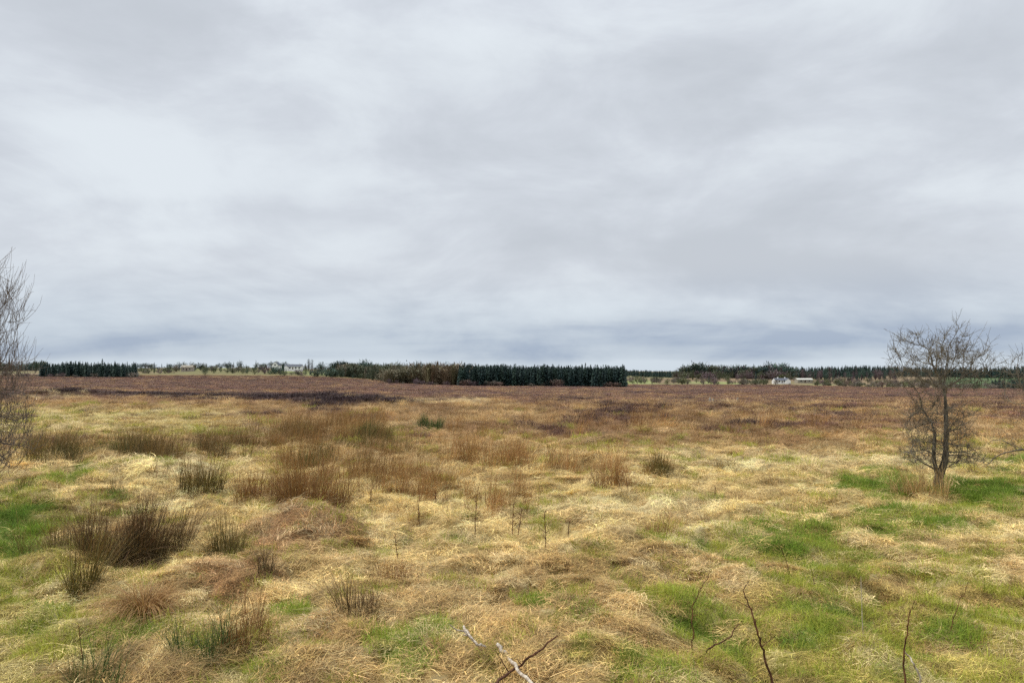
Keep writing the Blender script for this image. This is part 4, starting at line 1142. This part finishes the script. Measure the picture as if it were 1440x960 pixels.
def spot(px, py, rx, ry):   # a cloud feature in a direction of the sky
    x0, z0 = (px - CX) / F, (HOR - py) / F
    a = M('DIVIDE', sep.outputs[0], M('MAXIMUM', sep.outputs[1], .05)); b = M('DIVIDE', sep.outputs[2], M('MAXIMUM', sep.outputs[1], .05))
    wob = M('MULTIPLY', M('SUBTRACT', nA, .5), .25)
    e1 = M('POWER', M('DIVIDE', M('ABSOLUTE', M('SUBTRACT', M('ADD', a, wob), x0)), rx / F), 2.0)
    wob2 = M('MULTIPLY', M('SUBTRACT', nC, .5), .08)
    e2 = M('POWER', M('DIVIDE', M('ABSOLUTE', M('SUBTRACT', M('ADD', b, wob2), z0)), ry / F), 2.0)
    return M('EXPONENT', M('MULTIPLY', M('ADD', e1, e2), -1.0))
v = M('ADD', M('MULTIPLY', nA, .45), M('ADD', M('MULTIPLY', nB, .34), M('MULTIPLY', nC, .25)))
mpD = N(nd, 'ShaderNodeMapping', inp={'Scale': (1, 1, 2.2), 'Location': (.3, 0, .4)}); lk.new(tc.outputs['Generated'], mpD.inputs[0])
nD_ = N(nd, 'ShaderNodeTexNoise', inp={'Scale': 3.4, 'Detail': 7.0, 'Roughness': .58, 'Distortion': .35}); lk.new(mpD.outputs[0], nD_.inputs[0])
v = M('ADD', v, M('MULTIPLY', nD_.outputs[0], .95))
v = M('SUBTRACT', v, .985)       # about -.3 .. .3
v = M('MULTIPLY', v, 1.05)
v = M('ADD', v, M('MULTIPLY', spot(190, 220, 170, 90), .17))
v = M('ADD', v, M('MULTIPLY', spot(640, 60, 260, 60), .10))
v = M('ADD', v, M('MULTIPLY', spot(480, 170, 190, 60), -.10))
v = M('ADD', v, M('MULTIPLY', spot(860, 190, 120, 60), -.06))
v = M('ADD', v, M('MULTIPLY', spot(240, 300, 260, 22), -.08))
v = M('ADD', v, M('MULTIPLY', spot(690, 250, 180, 18), .07))
v = M('ADD', v, M('MULTIPLY', spot(450, 487, 110, 6), .10))
f = smooth(v, -.26, .26)
r_hi = N(nd, 'ShaderNodeValToRGB'); e = r_hi.color_ramp.elements
e[0].position = 0; e[0].color = (*L(200, 206, 214), 1); e[1].position = 1; e[1].color = (*L(229, 236, 242), 1)
m_ = r_hi.color_ramp.elements.new(.5); m_.color = (*L(213, 219, 227), 1)
lk.new(f, r_hi.inputs[0])
r_lo = N(nd, 'ShaderNodeValToRGB'); e = r_lo.color_ramp.elements
e[0].position = 0; e[0].color = (*L(166, 181, 202), 1); e[1].position = 1; e[1].color = (*L(212, 223, 233), 1)
m_ = r_lo.color_ramp.elements.new(.5); m_.color = (*L(194, 206, 219), 1)
# near the horizon: slate streaks
slate = M('MULTIPLY', smooth(zc, .004, .03), smooth(zc, .075, .04))
sl = M('SUBTRACT', f, M('MULTIPLY', slate, .20))
sl = M('SUBTRACT', sl, M('MULTIPLY', spot(1030, 474, 380, 18), .46))
sl = M('SUBTRACT', sl, M('MULTIPLY', spot(150, 480, 360, 12), .12))
sl = M('ADD', sl, M('MULTIPLY', smooth(zc, .022, .004), .6))
lk.new(sl, r_lo.inputs[0])
cl = mixrgb(nd, lk, r_lo.outputs[0], r_hi.outputs[0], smooth(zc, .02, .16))
gain = smooth(zc, .40, .9, 1.0, 2.2)      # an overcast sky is brightest overhead
bg2 = N(nd, 'ShaderNodeBackground'); lk.new(cl, bg2.inputs[0]); lk.new(gain, bg2.inputs[1])
mx = N(nd, 'ShaderNodeMixShader', inp={0: .95}); lk.new(bg1.outputs[0], mx.inputs[1]); lk.new(bg2.outputs[0], mx.inputs[2]); lk.new(mx.outputs[0], out.inputs[0])

sun = bpy.data.lights.new('sun', 'SUN'); sun.energy = 2.6; sun.angle = math.radians(10); sun.color = (1, .95, .86)
so = bpy.data.objects.new('sun', sun); ROOT.objects.link(so)
# Nishita: rotation measured from +Y; the light comes from that bearing
sd = Vector((math.sin(SUN_ROT) * math.cos(SUN_EL), math.cos(SUN_ROT) * math.cos(SUN_EL), math.sin(SUN_EL)))
so.rotation_euler = sd.to_track_quat('Z', 'Y').to_euler(); so.location = (0, 0, 60)

# ------------------------------------------------------------------ air
USE_HAZE = False
if USE_HAZE:
    V, Fs = [], []; box(V, Fs, -3500, 3500, -3500, 3500, -75, 60)
    m, nt, nd, lk = new_mat('thin_haze')
    out = N(nd, 'ShaderNodeOutputMaterial')
    pv = N(nd, 'ShaderNodeVolumePrincipled', inp={'Color': (.80, .88, 1, 1), 'Density': .00016, 'Anisotropy': 0.0}); lk.new(pv.outputs[0], out.inputs['Volume'])
    o = simple('haze', V, Fs, m, None); o['kind'] = 'stuff'

# ------------------------------------------------------------------ camera
cam = bpy.data.cameras.new('camera'); co = bpy.data.objects.new('camera', cam); ROOT.objects.link(co)
cam.sensor_width = 36; cam.lens = 24; cam.shift_y = (HOR - 480) / 1440; cam.clip_start = .1; cam.clip_end = 30000
co.location = (0, 0, EYE); co.rotation_euler = (math.radians(90), 0, 0)
SC.camera = co
SC.view_settings.view_transform = 'Standard'; SC.view_settings.look = 'None'; SC.view_settings.gamma = 1; SC.view_settings.exposure = 0
SC.cycles.max_bounces = 5; SC.cycles.diffuse_bounces = 3; SC.cycles.transmission_bounces = 3; SC.cycles.volume_bounces = 0; SC.cycles.glossy_bounces = 2
SC.cycles.use_denoising = False
print('instances dry', n_dry)
